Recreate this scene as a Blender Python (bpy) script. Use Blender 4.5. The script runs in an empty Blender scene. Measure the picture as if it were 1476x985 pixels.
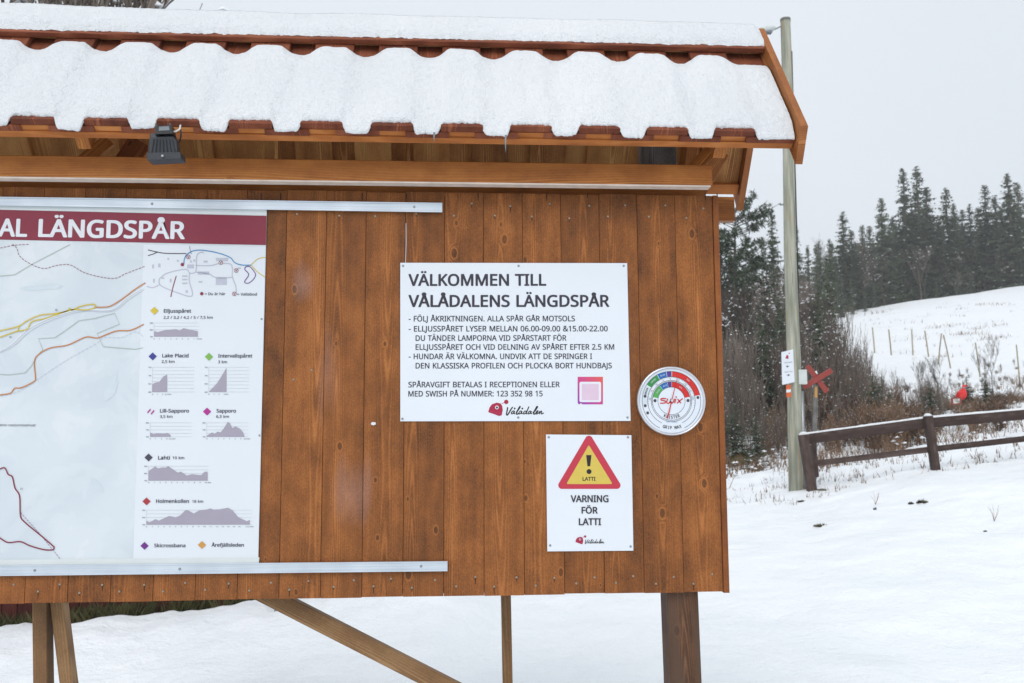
import bpy, bmesh, math, random
from mathutils import Vector, Matrix, noise
R = math.radians
S = bpy.context.scene
COL = S.collection
random.seed(7)

# ------------------------------------------------------------------ camera
CAM = Vector((1.489, -3.304, 1.60))
F = 1300.0                       # focal length in pixels of a 1476 wide picture
PI_, YA, RO = R(5.880), R(3.641), R(-0.291)
FW = Vector((math.sin(YA)*math.cos(PI_), math.cos(YA)*math.cos(PI_), math.sin(PI_)))
RT0 = Vector((math.cos(YA), -math.sin(YA), 0)); UP0 = RT0.cross(FW)
RT = math.cos(RO)*RT0 + math.sin(RO)*UP0
UP = -math.sin(RO)*RT0 + math.cos(RO)*UP0
cd = bpy.data.cameras.new('camera'); co = bpy.data.objects.new('camera', cd); COL.objects.link(co)
co.matrix_world = Matrix(((RT.x, UP.x, -FW.x, CAM.x), (RT.y, UP.y, -FW.y, CAM.y), (RT.z, UP.z, -FW.z, CAM.z), (0, 0, 0, 1)))
cd.sensor_width = 36; cd.lens = F/1476*36; cd.clip_start = 0.05; cd.clip_end = 2000
cd.dof.use_dof = True; cd.dof.focus_distance = 3.35; cd.dof.aperture_fstop = 6.3
S.camera = co

# ------------------------------------------------------------------ world, sun, exposure
SUN_EL, SUN_AZ = R(43), R(202)      # high overcast light from behind the photographer
w = bpy.data.worlds.new('World'); S.world = w; w.use_nodes = True
nt = w.node_tree; nt.nodes.clear()
sky = nt.nodes.new('ShaderNodeTexSky'); sky.sky_type = 'NISHITA'; sky.sun_disc = False
sky.sun_elevation = SUN_EL; sky.sun_rotation = SUN_AZ; sky.air_density = 1.0; sky.dust_density = 4.0
cloud = nt.nodes.new('ShaderNodeMixRGB'); cloud.inputs['Fac'].default_value = 0.93
tcw = nt.nodes.new('ShaderNodeTexCoord'); nzw = nt.nodes.new('ShaderNodeTexNoise')
nzw.inputs['Scale'].default_value = 1.4; nzw.inputs['Detail'].default_value = 3
crw = nt.nodes.new('ShaderNodeValToRGB')
crw.color_ramp.elements[0].position = 0.35; crw.color_ramp.elements[0].color = (0.735, 0.795, 0.860, 1)
crw.color_ramp.elements[1].position = 0.68; crw.color_ramp.elements[1].color = (0.800, 0.850, 0.905, 1)
sc_ = nt.nodes.new('ShaderNodeVectorMath'); sc_.operation = 'SCALE'; sc_.inputs['Scale'].default_value = 10.0
bg = nt.nodes.new('ShaderNodeBackground'); bg.inputs['Strength'].default_value = 0.102
wo = nt.nodes.new('ShaderNodeOutputWorld')
nt.links.new(tcw.outputs['Generated'], nzw.inputs['Vector']); nt.links.new(nzw.outputs['Fac'], crw.inputs['Fac'])
nt.links.new(crw.outputs['Color'], sc_.inputs[0])
nt.links.new(sky.outputs['Color'], cloud.inputs['Color1']); nt.links.new(sc_.outputs['Vector'], cloud.inputs['Color2'])
nt.links.new(cloud.outputs['Color'], bg.inputs['Color']); nt.links.new(bg.outputs['Background'], wo.inputs['Surface'])
sl = bpy.data.lights.new('sun', 'SUN'); sl.energy = 1.38; sl.angle = R(40); sl.color = (1.0, 0.97, 0.93)
so = bpy.data.objects.new('sun', sl); COL.objects.link(so)
sd_ = Vector((math.sin(SUN_AZ)*math.cos(SUN_EL), math.cos(SUN_AZ)*math.cos(SUN_EL), math.sin(SUN_EL)))
so.rotation_euler = sd_.to_track_quat('Z', 'Y').to_euler()
S.view_settings.view_transform = 'Standard'; S.view_settings.look = 'None'
S.view_settings.exposure = 0.14; S.view_settings.gamma = 1.0
S.render.engine = 'CYCLES'
S.cycles.max_bounces = 6; S.cycles.diffuse_bounces = 4; S.cycles.transparent_max_bounces = 8

# ------------------------------------------------------------------ helpers
def ray(px, py):
    return (FW*F + RT*(px-738) - UP*(py-492.5)).normalized()
def at(px, py, Y):
    """point on the plane y = Y seen at a pixel of the 1476 x 985 photograph"""
    d = ray(px, py); return CAM + d*((Y-CAM.y)/d.y)
def smooth(a, b, t):
    t = max(0., min(1., (t-a)/(b-a))); return t*t*(3-2*t)
def lerp(a, b, t): return a + (b-a)*t
def interp(t, pts):
    if t <= pts[0][0]: return pts[0][1]
    for (a, va), (b, vb) in zip(pts, pts[1:]):
        if t <= b: return va + (vb-va)*(t-a)/(b-a)
    return pts[-1][1]
N3 = lambda x, y, z=0.: noise.noise(Vector((x, y, z)))

def tag(o, label=None, cat=None, group=None, kind=None):
    if label: o['label'] = label
    if cat: o['category'] = cat
    if group: o['group'] = group
    if kind: o['kind'] = kind
    return o
WL = {}                                           # world location of every possible parent
def empty(name, loc, label=None, cat=None, group=None):
    o = bpy.data.objects.new(name, None); COL.objects.link(o); o.location = loc; o.empty_display_size = .1
    WL[o] = Vector(loc); return tag(o, label, cat, group)
def attach(o, world, parent):
    WL[o] = Vector(world)
    if parent is not None:
        o.parent = parent; o.location = Vector(world) - WL[parent]
    else: o.location = world
def mesh_obj(name, vs, fs, mat, parent=None, origin=None, smooth_=False, mi=None):
    vs = [Vector(v) for v in vs]
    if origin is None:
        lo = Vector([min(v[i] for v in vs) for i in range(3)]); hi = Vector([max(v[i] for v in vs) for i in range(3)])
        origin = (lo+hi)/2; 
        if parent is None: origin.z = lo.z
    origin = Vector(origin)
    me = bpy.data.meshes.new(name); me.from_pydata([v-origin for v in vs], [], fs)
    for m in (mat if isinstance(mat, (list, tuple)) else [mat]): me.materials.append(m)
    if mi: me.polygons.foreach_set('material_index', mi)
    if smooth_: me.polygons.foreach_set('use_smooth', [True]*len(me.polygons))
    me.update()
    o = bpy.data.objects.new(name, me); COL.objects.link(o); attach(o, origin, parent)
    return o

class MB:
    def __init__(s): s.v = []; s.f = []; s.m = []
    def add(s, vs, fs, m=0):
        n = len(s.v); s.v += [tuple(v) for v in vs]; s.f += [tuple(i+n for i in f) for f in fs]; s.m += [m]*len(fs); return s
    def box(s, lo, hi, m=0, bev=0.):
        x0, y0, z0 = lo; x1, y1, z1 = hi
        return s.add([(x0,y0,z0),(x1,y0,z0),(x1,y1,z0),(x0,y1,z0),(x0,y0,z1),(x1,y0,z1),(x1,y1,z1),(x0,y1,z1)],
                     [(0,3,2,1),(4,5,6,7),(0,1,5,4),(1,2,6,5),(2,3,7,6),(3,0,4,7)], m)
    def tube(s, pts, rad, n=6, m=0, caps=True):
        pts = [Vector(p) for p in pts]; k = len(pts)
        rads = rad if isinstance(rad, (list, tuple)) else [rad]*k
        ring = []
        for i, p in enumerate(pts):
            d = (pts[min(i+1, k-1)] - pts[max(i-1, 0)]); d = d.normalized() if d.length > 1e-9 else Vector((0,0,1))
            a = d.cross(Vector((0,0,1)) if abs(d.z) < .9 else Vector((1,0,0))).normalized(); b = d.cross(a)
            ring.append([p + (a*math.cos(2*math.pi*j/n) + b*math.sin(2*math.pi*j/n))*rads[i] for j in range(n)])
        vs = [v for r in ring for v in r]
        fs = [(i*n+j, i*n+(j+1) % n, (i+1)*n+(j+1) % n, (i+1)*n+j) for i in range(k-1) for j in range(n)]
        if caps: fs += [tuple(range(n))[::-1], tuple((k-1)*n+j for j in range(n))]
        return s.add(vs, fs, m)
    def prism(s, poly, a, b, m=0):
        """poly: list of points; extruded by the vectors a..b"""
        a = Vector(a); b = Vector(b); n = len(poly)
        vs = [Vector(p)+a for p in poly] + [Vector(p)+b for p in poly]
        fs = [tuple(range(n))[::-1], tuple(range(n, 2*n))] + [(i, (i+1) % n, n+(i+1) % n, n+i) for i in range(n)]
        return s.add(vs, fs, m)
    def build(s, name, mat, parent=None, origin=None, smooth_=False):
        o = mesh_obj(name, s.v, s.f, mat, parent, origin, smooth_, s.m if isinstance(mat, (list, tuple)) else None)
        bm = bmesh.new(); bm.from_mesh(o.data)
        if len(bm.faces) < 3000: bmesh.ops.recalc_face_normals(bm, faces=bm.faces)
        bm.to_mesh(o.data); bm.free(); return o

_pc = {}
def plank(name, p0, p1, nrm, wid, th, mat, parent, bev=.0015):
    """a sawn board from p0 to p1 (centre line of its body), nrm = direction of its face"""
    p0 = Vector(p0); p1 = Vector(p1); L = (p1-p0).length
    key = (round(wid, 4), round(th, 4), round(L, 3), mat.name)
    if key not in _pc:
        a, b, c = wid/2, th/2, bev
        sec = [(-a+c,-b),(a-c,-b),(a,-b+c),(a,b-c),(a-c,b),(-a+c,b),(-a,b-c),(-a,-b+c)]
        vs = [(x, y, -L/2) for x, y in sec] + [(x, y, L/2) for x, y in sec]
        fs = [tuple(range(8)), tuple(range(15, 7, -1))] + [(i, 8+i, 8+(i+1) % 8, (i+1) % 8) for i in range(8)]
        me = bpy.data.meshes.new(name); me.from_pydata(vs, [], fs); me.materials.append(mat); me.update()
        bm = bmesh.new(); bm.from_mesh(me); bmesh.ops.recalc_face_normals(bm, faces=bm.faces); bm.to_mesh(me); bm.free()
        _pc[key] = me
    o = bpy.data.objects.new(name, _pc[key]); COL.objects.link(o)
    z = (p1-p0).normalized(); y = Vector(nrm); y = (y - z*y.dot(z)).normalized(); x = y.cross(z)
    o.rotation_euler = Matrix((x, y, z)).transposed().to_euler()
    attach(o, (p0+p1)/2, parent); return o

# ------------------------------------------------------------------ materials
def srgb(r, g, b):
    f = lambda c: (c/255/12.92) if c/255 <= .04045 else ((c/255+.055)/1.055)**2.4
    return (f(r), f(g), f(b), 1)
class NT:
    def __init__(s, name, rough=.6, metal=0., spec=.5):
        s.mat = bpy.data.materials.new(name); s.mat.use_nodes = True; s.t = s.mat.node_tree
        s.b = s.t.nodes['Principled BSDF']; s.b.inputs['Roughness'].default_value = rough
        s.b.inputs['Metallic'].default_value = metal; s.b.inputs['Specular IOR Level'].default_value = spec
    def n(s, typ, **kw):
        nd = s.t.nodes.new('ShaderNode'+typ)
        for k, v in kw.items():
            if k in nd.inputs: nd.inputs[k].default_value = v
            else: setattr(nd, k, v)
        return nd
    def l(s, a, b): s.t.links.new(a, b)
    def math(s, op, a, b=None, c=None, clamp=False):
        nd = s.t.nodes.new('ShaderNodeMath'); nd.operation = op; nd.use_clamp = clamp
        for i, v in enumerate((a, b, c)):
            if v is None: continue
            if isinstance(v, (int, float)): nd.inputs[i].default_value = v
            else: s.l(v, nd.inputs[i])
        return nd.outputs[0]
    def ramp(s, fac, stops):
        nd = s.n('ValToRGB'); e = nd.color_ramp.elements
        while len(e) < len(stops): e.new(.5)
        for el, (p, c) in zip(e, stops): el.position = p; el.color = c if len(c) == 4 else (*c, 1)
        s.l(fac, nd.inputs['Fac']); return nd.outputs['Color']
    def mix(s, fac, a, b, mode='MIX'):
        nd = s.n('MixRGB', blend_type=mode)
        for i, v in ((0, fac), (1, a), (2, b)):
            if isinstance(v, (int, float)): nd.inputs[i].default_value = v
            elif isinstance(v, tuple): nd.inputs[i].default_value = v
            else: s.l(v, nd.inputs[i])
        return nd.outputs[0]
    def noise(s, vec, scale, detail=3, rough=.5, dist=0.):
        nd = s.n('TexNoise', Scale=scale, Detail=detail, Roughness=rough, Distortion=dist)
        if vec is not None: s.l(vec, nd.inputs['Vector'])
        return nd.outputs['Fac']
    def bump(s, h, strength, dist=.01):
        nd = s.n('Bump', Strength=strength, Distance=dist); s.l(h, nd.inputs['Height']); s.l(nd.outputs[0], s.b.inputs['Normal'])
    def col(s, c):
        if isinstance(c, tuple): s.b.inputs['Base Color'].default_value = c
        else: s.l(c, s.b.inputs['Base Color'])

def paint(name, c, rough=.55, var=.06, scale=8., metal=0., bump=0., bscale=200.):
    m = NT(name, rough, metal); tc = m.n('TexCoord').outputs['Object']
    n = m.noise(tc, scale, 4)
    d = tuple(x*(1-var) for x in c[:3])+(1,); e = tuple(min(1, x*(1+var)) for x in c[:3])+(1,)
    m.col(m.ramp(n, [(.3, d), (.7, e)]))
    if bump: m.bump(m.noise(tc, bscale, 3), bump, .002)
    return m.mat

def wood(name, dark, mid, light, rough=.62, ring=260., knots=True, speck=.35, bands=1., bump=.25, grey=None, vary=.25, streak=0., stain=False):
    """sawn softwood: growth rings cut lengthways (long axis = local Z), knots, saw fuzz"""
    m = NT(name, rough, 0, .3)
    tc = m.n('TexCoord').outputs['Object']; rnd = m.n('ObjectInfo').outputs['Random']
    sx = m.n('SeparateXYZ'); m.l(tc, sx.inputs[0])
    r1 = m.math('MULTIPLY', rnd, 37.); 
    cb = m.n('CombineXYZ'); m.l(m.math('MULTIPLY', sx.outputs[0], 9.), cb.inputs[0]); m.l(m.math('MULTIPLY', sx.outputs[1], 9.), cb.inputs[1])
    m.l(m.math('ADD', m.math('MULTIPLY', sx.outputs[2], 1.1), r1), cb.inputs[2])
    warp = m.noise(cb.outputs[0], 1., 3, .55)
    # knots
    kv = m.n('CombineXYZ'); m.l(m.math('MULTIPLY', m.math('ADD', sx.outputs[0], m.math('MULTIPLY', rnd, 9.)), 7.5), kv.inputs[0])
    m.l(m.math('MULTIPLY', m.math('ADD', sx.outputs[2], r1), 4.2), kv.inputs[1])
    vo = m.n('TexVoronoi', Scale=1.); vo.voronoi_dimensions = '2D'; m.l(kv.outputs[0], vo.inputs['Vector'])
    kd = vo.outputs['Distance']
    sep = m.n('SeparateColor'); m.l(vo.outputs['Color'], sep.inputs[0])
    on = m.math('GREATER_THAN', sep.outputs[0], .58)
    kn = m.math('MULTIPLY', m.math('SUBTRACT', 1., m.math('DIVIDE', m.math('ADD', kd, m.math('MULTIPLY', m.math('SUBTRACT', warp, .5), .10)), m.math('MULTIPLY_ADD', sep.outputs[1], .12, .06)), clamp=True), on)
    kn2 = m.math('POWER', kn, 1.5)
    # rings: narrow pointed figure around the pith line, plain soft bands beside it
    x2 = m.math('ADD', sx.outputs[0], m.math('MULTIPLY', m.math('SUBTRACT', m.math('FRACT', m.math('MULTIPLY', rnd, 7.3)), .5), .10))
    x2 = m.math('ADD', x2, m.math('MULTIPLY', m.math('SUBTRACT', warp, .5), .045))
    dep = m.math('ADD', m.math('MULTIPLY', m.math('SINE', m.math('ADD', m.math('MULTIPLY', sx.outputs[2], 3.1), m.math('MULTIPLY', rnd, 60.))), .013), .014)
    xx = m.math('MULTIPLY', x2, x2)
    rr = m.math('SQRT', m.math('ADD', xx, m.math('MULTIPLY', dep, dep)))
    rr = m.math('ADD', rr, m.math('MULTIPLY', kn2, .03 if knots else 0.))
    wv = m.math('SINE', m.math('MULTIPLY', rr, ring*4))
    wv = m.math('POWER', m.math('MULTIPLY_ADD', wv, .5, .5), 2.2)
    win = m.math('ADD', m.math('DIVIDE', .0003, m.math('ADD', xx, .0003)), .10)
    wvw = m.math('MULTIPLY', wv, win)
    fine = m.n('CombineXYZ'); m.l(m.math('MULTIPLY', sx.outputs[0], 420.), fine.inputs[0]); m.l(m.math('MULTIPLY', sx.outputs[1], 420.), fine.inputs[1])
    m.l(m.math('ADD', m.math('MULTIPLY', sx.outputs[2], 150.), r1), fine.inputs[2])
    fz = m.noise(fine.outputs[0], 1., 3, .65)
    cb2 = m.n('CombineXYZ'); m.l(m.math('MULTIPLY', sx.outputs[0], 26.), cb2.inputs[0]); m.l(m.math('ADD', m.math('MULTIPLY', sx.outputs[2], 1.3), r1), cb2.inputs[2])
    m.l(m.math('MULTIPLY', sx.outputs[1], 20.), cb2.inputs[1])
    big = m.noise(cb2.outputs[0], 1., 4, .6)
    cb3 = m.n('CombineXYZ'); m.l(m.math('MULTIPLY', sx.outputs[0], 13.), cb3.inputs[0]); m.l(m.math('ADD', m.math('MULTIPLY', sx.outputs[2], 7.), r1), cb3.inputs[2])
    m.l(m.math('MULTIPLY', rnd, 50.), cb3.inputs[1])
    blo = m.noise(cb3.outputs[0], 1., 3, .6)
    fac = m.math('ADD', m.math('MULTIPLY', wvw, .34*bands), m.math('ADD', m.math('MULTIPLY', big, .40), m.math('MULTIPLY', blo, .54)))
    fac = m.math('ADD', fac, m.math('MULTIPLY', m.math('SUBTRACT', fz, .5), speck*1.5))
    fac = m.math('ADD', fac, m.math('MULTIPLY', m.math('SUBTRACT', rnd, .5), vary), clamp=True)
    c = m.ramp(fac, [(.20, dark), (.5, mid), (.80, light)])
    if knots:
        kcore = m.math('MULTIPLY', m.math('GREATER_THAN', kn, .62), .55)
        kring = m.math('MULTIPLY', m.math('MULTIPLY', m.math('GREATER_THAN', kn, .40), m.math('SUBTRACT', 1., m.math('GREATER_THAN', kn, .62))), .35)
        c = m.mix(kcore, c, tuple(x*.5 for x in dark[:3])+(1,)); c = m.mix(kring, c, light)
    if streak:
        st = m.n('CombineXYZ'); m.l(m.math('MULTIPLY', sx.outputs[0], 60.), st.inputs[0]); m.l(m.math('ADD', m.math('MULTIPLY', sx.outputs[2], 5.), r1), st.inputs[2])
        sn = m.noise(st.outputs[0], 1., 3)
        c = m.mix(m.math('MULTIPLY', m.math('GREATER_THAN', sn, .62), streak), c, tuple(x*.35 for x in dark[:3])+(1,))
    if grey:
        gn = m.noise(cb.outputs[0], 2.3, 4); c = m.mix(m.math('MULTIPLY', m.ramp(gn, [(.42, (0,0,0,1)), (.6, (1,1,1,1))]), .75), c, grey)
    if stain:                                     # pale rubbed smears left on the wall
        gp = m.n('NewGeometry').outputs['Position']
        for (qx, qy, sx_, sz_, am) in ((508, 715, .085, .16, .20), (437, 410, .05, .085, .17), (470, 540, .05, .2, .10)):
            q = at(qx, qy, 0); mpn = m.n('Mapping'); mpn.inputs['Location'].default_value = (-q.x/sx_, 0, -q.z/sz_); mpn.inputs['Scale'].default_value = (1/sx_, 0, 1/sz_)
            m.l(gp, mpn.inputs['Vector']); ln = m.n('VectorMath', operation='LENGTH'); m.l(mpn.outputs[0], ln.inputs[0])
            fa = m.math('SUBTRACT', 1., m.math('ADD', ln.outputs['Value'], m.math('MULTIPLY', m.math('SUBTRACT', warp, .5), 2.4)), clamp=True)
            c = m.mix(m.math('MULTIPLY', m.math('MULTIPLY', fa, m.math('ADD', .55, fz)), am), c, srgb(186,170,172))
    m.col(c)
    m.bump(m.math('ADD', m.math('MULTIPLY', wvw, .4), fz), bump, .0012)
    return m.mat

M = {}
M['wall'] = wood('stained_wall_wood', srgb(72,42,20), srgb(134,80,37), srgb(174,110,57), ring=230, knots=True, vary=.14, bands=.58, speck=.45, stain=True)
M['trim'] = wood('stained_trim_wood', srgb(78,42,20), srgb(124,70,32), srgb(156,94,46), knots=False)
M['beam'] = wood('light_oiled_wood', srgb(92,52,20), srgb(152,90,36), srgb(184,120,56), ring=180, vary=.1, speck=.15, rough=.5)
M['roof'] = wood('red_brown_roof_wood', srgb(74,34,20), srgb(116,60,38), srgb(150,88,60), knots=False, vary=.2, rough=.7)
M['under'] = wood('rough_sawn_wood', srgb(120,76,38), srgb(182,128,70), srgb(216,166,102), vary=.5, speck=.3, bump=.6)
M['fascia'] = wood('orange_batten_wood', srgb(120,66,28), srgb(168,100,46), srgb(196,128,68), knots=False, vary=.1, speck=.12)
M['barge'] = wood('barge_wood', srgb(96,52,24), srgb(150,92,48), srgb(182,122,72), vary=.15)
M['palewood'] = paint('pale_strip_wood', srgb(214,200,188), .6, .12, 20)
M['greypost'] = wood('weathered_grey_post_wood', srgb(68,66,64), srgb(110,109,106), srgb(148,147,143), vary=.1, streak=.5)
M['post'] = wood('dark_post_wood', srgb(44,31,24), srgb(82,54,36), srgb(112,80,56), grey=srgb(84,66,54), vary=.1, streak=.3)
M['leg'] = wood('brace_wood', srgb(84,60,40), srgb(122,90,58), srgb(150,118,82), vary=.12, knots=False, ring=200)
M['backing'] = paint('dark_backing_wood', srgb(40,22,12), .8)
M['fence'] = wood('tarred_fence_wood', srgb(38,28,26), srgb(64,50,46), srgb(92,78,72), knots=False, rough=.75, vary=.2, speck=.2)
M['stake'] = wood('stake_wood', srgb(110,100,80), srgb(146,134,108), srgb(170,158,130), knots=False)
M['alu'] = None
a = NT('brushed_aluminium', .42, .75, .5); tc = a.n('TexCoord').outputs['Object']
mp = a.n('Mapping'); mp.inputs['Scale'].default_value = (3, 200, 400); a.l(tc, mp.inputs['Vector'])
n1 = a.noise(mp.outputs[0], 1., 3); mp2 = a.n('Mapping'); mp2.inputs['Scale'].default_value = (6, 6, 6); a.l(tc, mp2.inputs['Vector'])
n2 = a.noise(mp2.outputs[0], 1., 2)
a.col(a.ramp(a.math('ADD', a.math('MULTIPLY', n1, .5), a.math('MULTIPLY', n2, .5)), [(.35, srgb(186,196,206)), (.65, srgb(216,224,232))]))
M['alu'] = a.mat
M['steel'] = paint('galvanised_steel', srgb(150,155,158), .4, .15, 60, .8)
M['nail'] = paint('nail_zinc', srgb(150,146,132), .5, .2, 300, .5)
M['sheet'] = paint('white_sign_sheet', srgb(217,223,230), .38, .02, 3)
vm = NT('map_vinyl', .42); tcv = vm.n('TexCoord').outputs['Object']
vn = vm.noise(tcv, 5.5, 7, .62, .6); vn2 = vm.noise(tcv, 1.6, 4, .5, .3)
vc = vm.ramp(vn, [(.47, srgb(202,213,221)), (.50, srgb(208,218,225)), (.58, srgb(208,218,225)), (.61, srgb(217,224,230))])
vm.col(vm.mix(.35, vm.mix(1., vc, (.94,.915,.90,1), 'MULTIPLY'), vm.ramp(vn2, [(.45, srgb(196,208,216)), (.55, srgb(216,224,229))]))); M['vinyl'] = vm.mat
M['vinyl2'] = paint('legend_vinyl', srgb(213,219,225), .42, .01, 3)
M['hem'] = paint('hem_vinyl', srgb(208,214,214), .5, .04, 9)
def ink(name, r, g, b): 
    c_ = srgb(r, g, b); k_ = .90 if min(r, g, b) > 185 else .80; M[name] = paint('print_'+name, (c_[0]*k_, c_[1]*k_, c_[2]*k_, 1), .45, .03, 30)
ink('ink', 52,48,62); ink('black', 26,26,32); ink('crimson', 140,34,60); ink('white', 228,232,238); ink('navy', 34,36,66)
ink('logo', 178,24,66); ink('red', 205,52,74); ink('yellow', 226,200,88); ink('orange', 205,128,50); ink('myellow', 222,196,60)
ink('green', 130,188,84); ink('blue', 58,60,150); ink('sky', 44,140,200); ink('purple', 112,38,140); ink('magenta', 184,42,150)
ink('chart', 172,166,182); ink('grid', 190,196,206); ink('dgrey', 72,70,88); ink('dred', 178,52,62); ink('dorange', 216,158,76)
ink('sage', 178,190,176); ink('pale', 226,232,238); ink('road', 188,192,206); ink('pink', 205,70,110); ink('fieldpink', 222,196,216); ink('violet', 168,58,160)
ink('dred2', 218,40,34); ink('dgreen', 48,150,76); ink('dgreen2', 84,178,84); ink('dblue', 30,110,190); ink('dpurple', 88,52,140)
ink('hi', 224,104,48); ink('crossred', 158,62,52)
M['blackmetal'] = paint('black_cast_metal', srgb(44,48,54), .55, .15, 60, .0, .2, 500)
M['blackplastic'] = paint('black_plastic', srgb(24,25,28), .4)
M['glass'] = paint('grey_glass', srgb(120,126,130), .15)
M['whitecable'] = paint('white_cable', srgb(215,218,215), .5)
M['greyplastic'] = paint('grey_plastic_box', srgb(196,202,200), .5)
M['dialface'] = paint('dial_face', srgb(214,221,230), .3, .01)
M['dialrim'] = paint('dial_rim', srgb(214,218,224), .28, .04, 5, .85)
M['mortar'] = paint('concrete', srgb(128,132,136), .85, .15, 12, 0, .4, 90)
M['cabin'] = wood('red_cabin_wood', srgb(44,18,16), srgb(70,28,24), srgb(92,42,36), knots=False, vary=.2)  # red darkened to put the shade of the roof overhang into the colour
M['redcloth'] = paint('red_cloth', srgb(214,44,44), .7, .12, 6)

def snow_mat(name, c0, c1, fine=120., strength=.5, dist=.004, big=False):
    m = NT(name, .55, 0, .25); tc = m.n('TexCoord').outputs['Object']
    n = m.noise(tc, 1.3, 5, .6); m.col(m.ramp(n, [(.3, c0), (.7, c1)]))
    m.b.inputs['Subsurface Weight'].default_value = 0.
    h = m.math('ADD', m.noise(tc, fine, 3, .6), m.math('MULTIPLY', m.noise(tc, fine*.2, 3), 1.6))
    if big: h = m.math('ADD', h, m.math('MULTIPLY', m.noise(tc, fine*.04, 4, .55), 6.))
    m.bump(h, strength, dist); return m.mat
M['roofsnow'] = snow_mat('roof_snow', (.79,.815,.84,1), (.87,.89,.91,1), 190, 1., .009)
M['snow'] = snow_mat('ground_snow', (.83,.86,.89,1), (.90,.92,.94,1), 28, .6, .022, True)

def plain_noise(name, c0, c1, scale=5., rough=.85, rnd=.3):
    m = NT(name, rough, 0, .2); tc = m.n('TexCoord').outputs['Object']; r = m.n('ObjectInfo').outputs['Random']
    f = m.math('ADD', m.noise(tc, scale, 3), m.math('MULTIPLY', m.math('SUBTRACT', r, .5), rnd))
    m.col(m.ramp(f, [(.3, c0), (.72, c1)])); return m.mat
M['spruce'] = plain_noise('spruce_needles', (.042,.060,.036,1), (.105,.132,.080,1), 3.)
M['pine'] = plain_noise('pine_needles', (.044,.068,.038,1), (.110,.148,.080,1), 3.)
M['bark'] = plain_noise('bark', (.05,.042,.035,1), (.13,.11,.095,1), 6.)
M['birchbark'] = plain_noise('birch_twig', (.075,.058,.050,1), (.19,.155,.13,1), 4., rnd=.6)
M['brush'] = plain_noise('brown_brush', (.085,.050,.034,1), (.22,.14,.09,1), 4., rnd=.6)
M['moss'] = plain_noise('moss_and_earth', (.02,.018,.008,1), (.09,.085,.03,1), 20.)
M['grass'] = plain_noise('dry_grass', (.030,.034,.012,1), (.11,.10,.045,1), 3.)
M['polewood'] = None
p = NT('impregnated_pole_wood', .8, 0, .2); tc = p.n('TexCoord').outputs['Object']
mp = p.n('Mapping'); mp.inputs['Scale'].default_value = (14, 14, .9); p.l(tc, mp.inputs['Vector'])
mq = p.n('Mapping'); mq.inputs['Scale'].default_value = (45, 45, 1.2); p.l(tc, mq.inputs['Vector'])
c = p.ramp(p.noise(mp.outputs[0], 1., 5, .6), [(.3, srgb(108,110,98)), (.5, srgb(148,150,136)), (.7, srgb(186,182,168))])
c = p.mix(p.math('MULTIPLY', p.math('GREATER_THAN', p.noise(mq.outputs[0], 1., 2), .66), .55), c, srgb(90,86,76))
c = p.mix(p.math('MULTIPLY', p.ramp(p.noise(mp.outputs[0], 1.7, 2), [(.6, (0,0,0,1)), (.7, (1,1,1,1))]), .4), c, srgb(176,140,90))
p.col(c); p.bump(p.noise(mq.outputs[0], 1., 3), .5, .006); M['polewood'] = p.mat

# ------------------------------------------------------------------ terrain
HC = [(0,0),(5,.03),(9.3,.50),(13.4,1.0),(16,1.15),(20,1.38),(25,2.1),(32,2.9),(40,4.1),(50,6.0),(85,14.0),(92,14.6),(120,16),(400,26)]
def ground_z(x, y):
    D = y + 3.304
    if D < 0: return 0.
    h = (interp(D-1, HC)+interp(D, HC)+interp(D+1, HC))/3
    h -= .13*math.exp(-((x-6.4)/1.2)**2-((y-9.9)/2.2)**2)
    cross = .145*smooth(3, 13, D)
    dx = x - (1.49+.496*D)
    lim = 9 + D*.12
    if dx < -lim: dx = -lim - (1-math.exp(-(-dx-lim)/8))*4
    if dx > 25: dx = 25 + (1-math.exp(-(dx-25)/20))*12
    return h + cross*dx
def ground_rough(x, y):
    D = y+3.3; r = math.hypot(x-1.5, D)
    z = ground_z(x, y)
    z += .085*N3(x*.45, y*.45, 3.) + .034*N3(x*1.6, y*1.6, 9.) + .018*N3(x*3.3+.6*y, y*5, 1.)*(1+N3(x*.6, y*.6, 20.)) + .05*N3(x*.8, y*.35, 31.)
    if D > 14.5: z += min(1, (D-14.5)/3)*(1-smooth(34, 44, D))*(.16*N3(x*.8, y*.8, 5.)+.10*N3(x*2.3, y*2.3, 2.))
    if D > 60: z += .25*N3(x*.12, y*.12, 7.)
    return z
def sgrid(c, lo, hi, a, n):
    t0 = math.asinh((lo-c)/a); t1 = math.asinh((hi-c)/a)
    return [c+a*math.sinh(t0+(t1-t0)*i/n) for i in range(n+1)]
gx = sgrid(6, -260, 330, 3.2, 420); gy = sgrid(7, -60, 480, 3.2, 420)
gv = [(x, y, ground_rough(x, y)) for y in gy for x in gx]; nx = len(gx)
gf = [(j*nx+i, j*nx+i+1, (j+1)*nx+i+1, (j+1)*nx+i) for j in range(len(gy)-1) for i in range(nx-1)]
tag(mesh_obj('ground', gv, gf, M['snow'], None, (0,0,0), True), kind='structure')
def on_ground(px, py):
    d = ray(px, py); t = 3.
    while t < 400:
        p = CAM+d*t
        if p.z <= ground_rough(p.x, p.y): break
        t += .02 if t < 30 else .2
    p = CAM+d*t; return Vector((p.x, p.y, ground_rough(p.x, p.y)))

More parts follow.
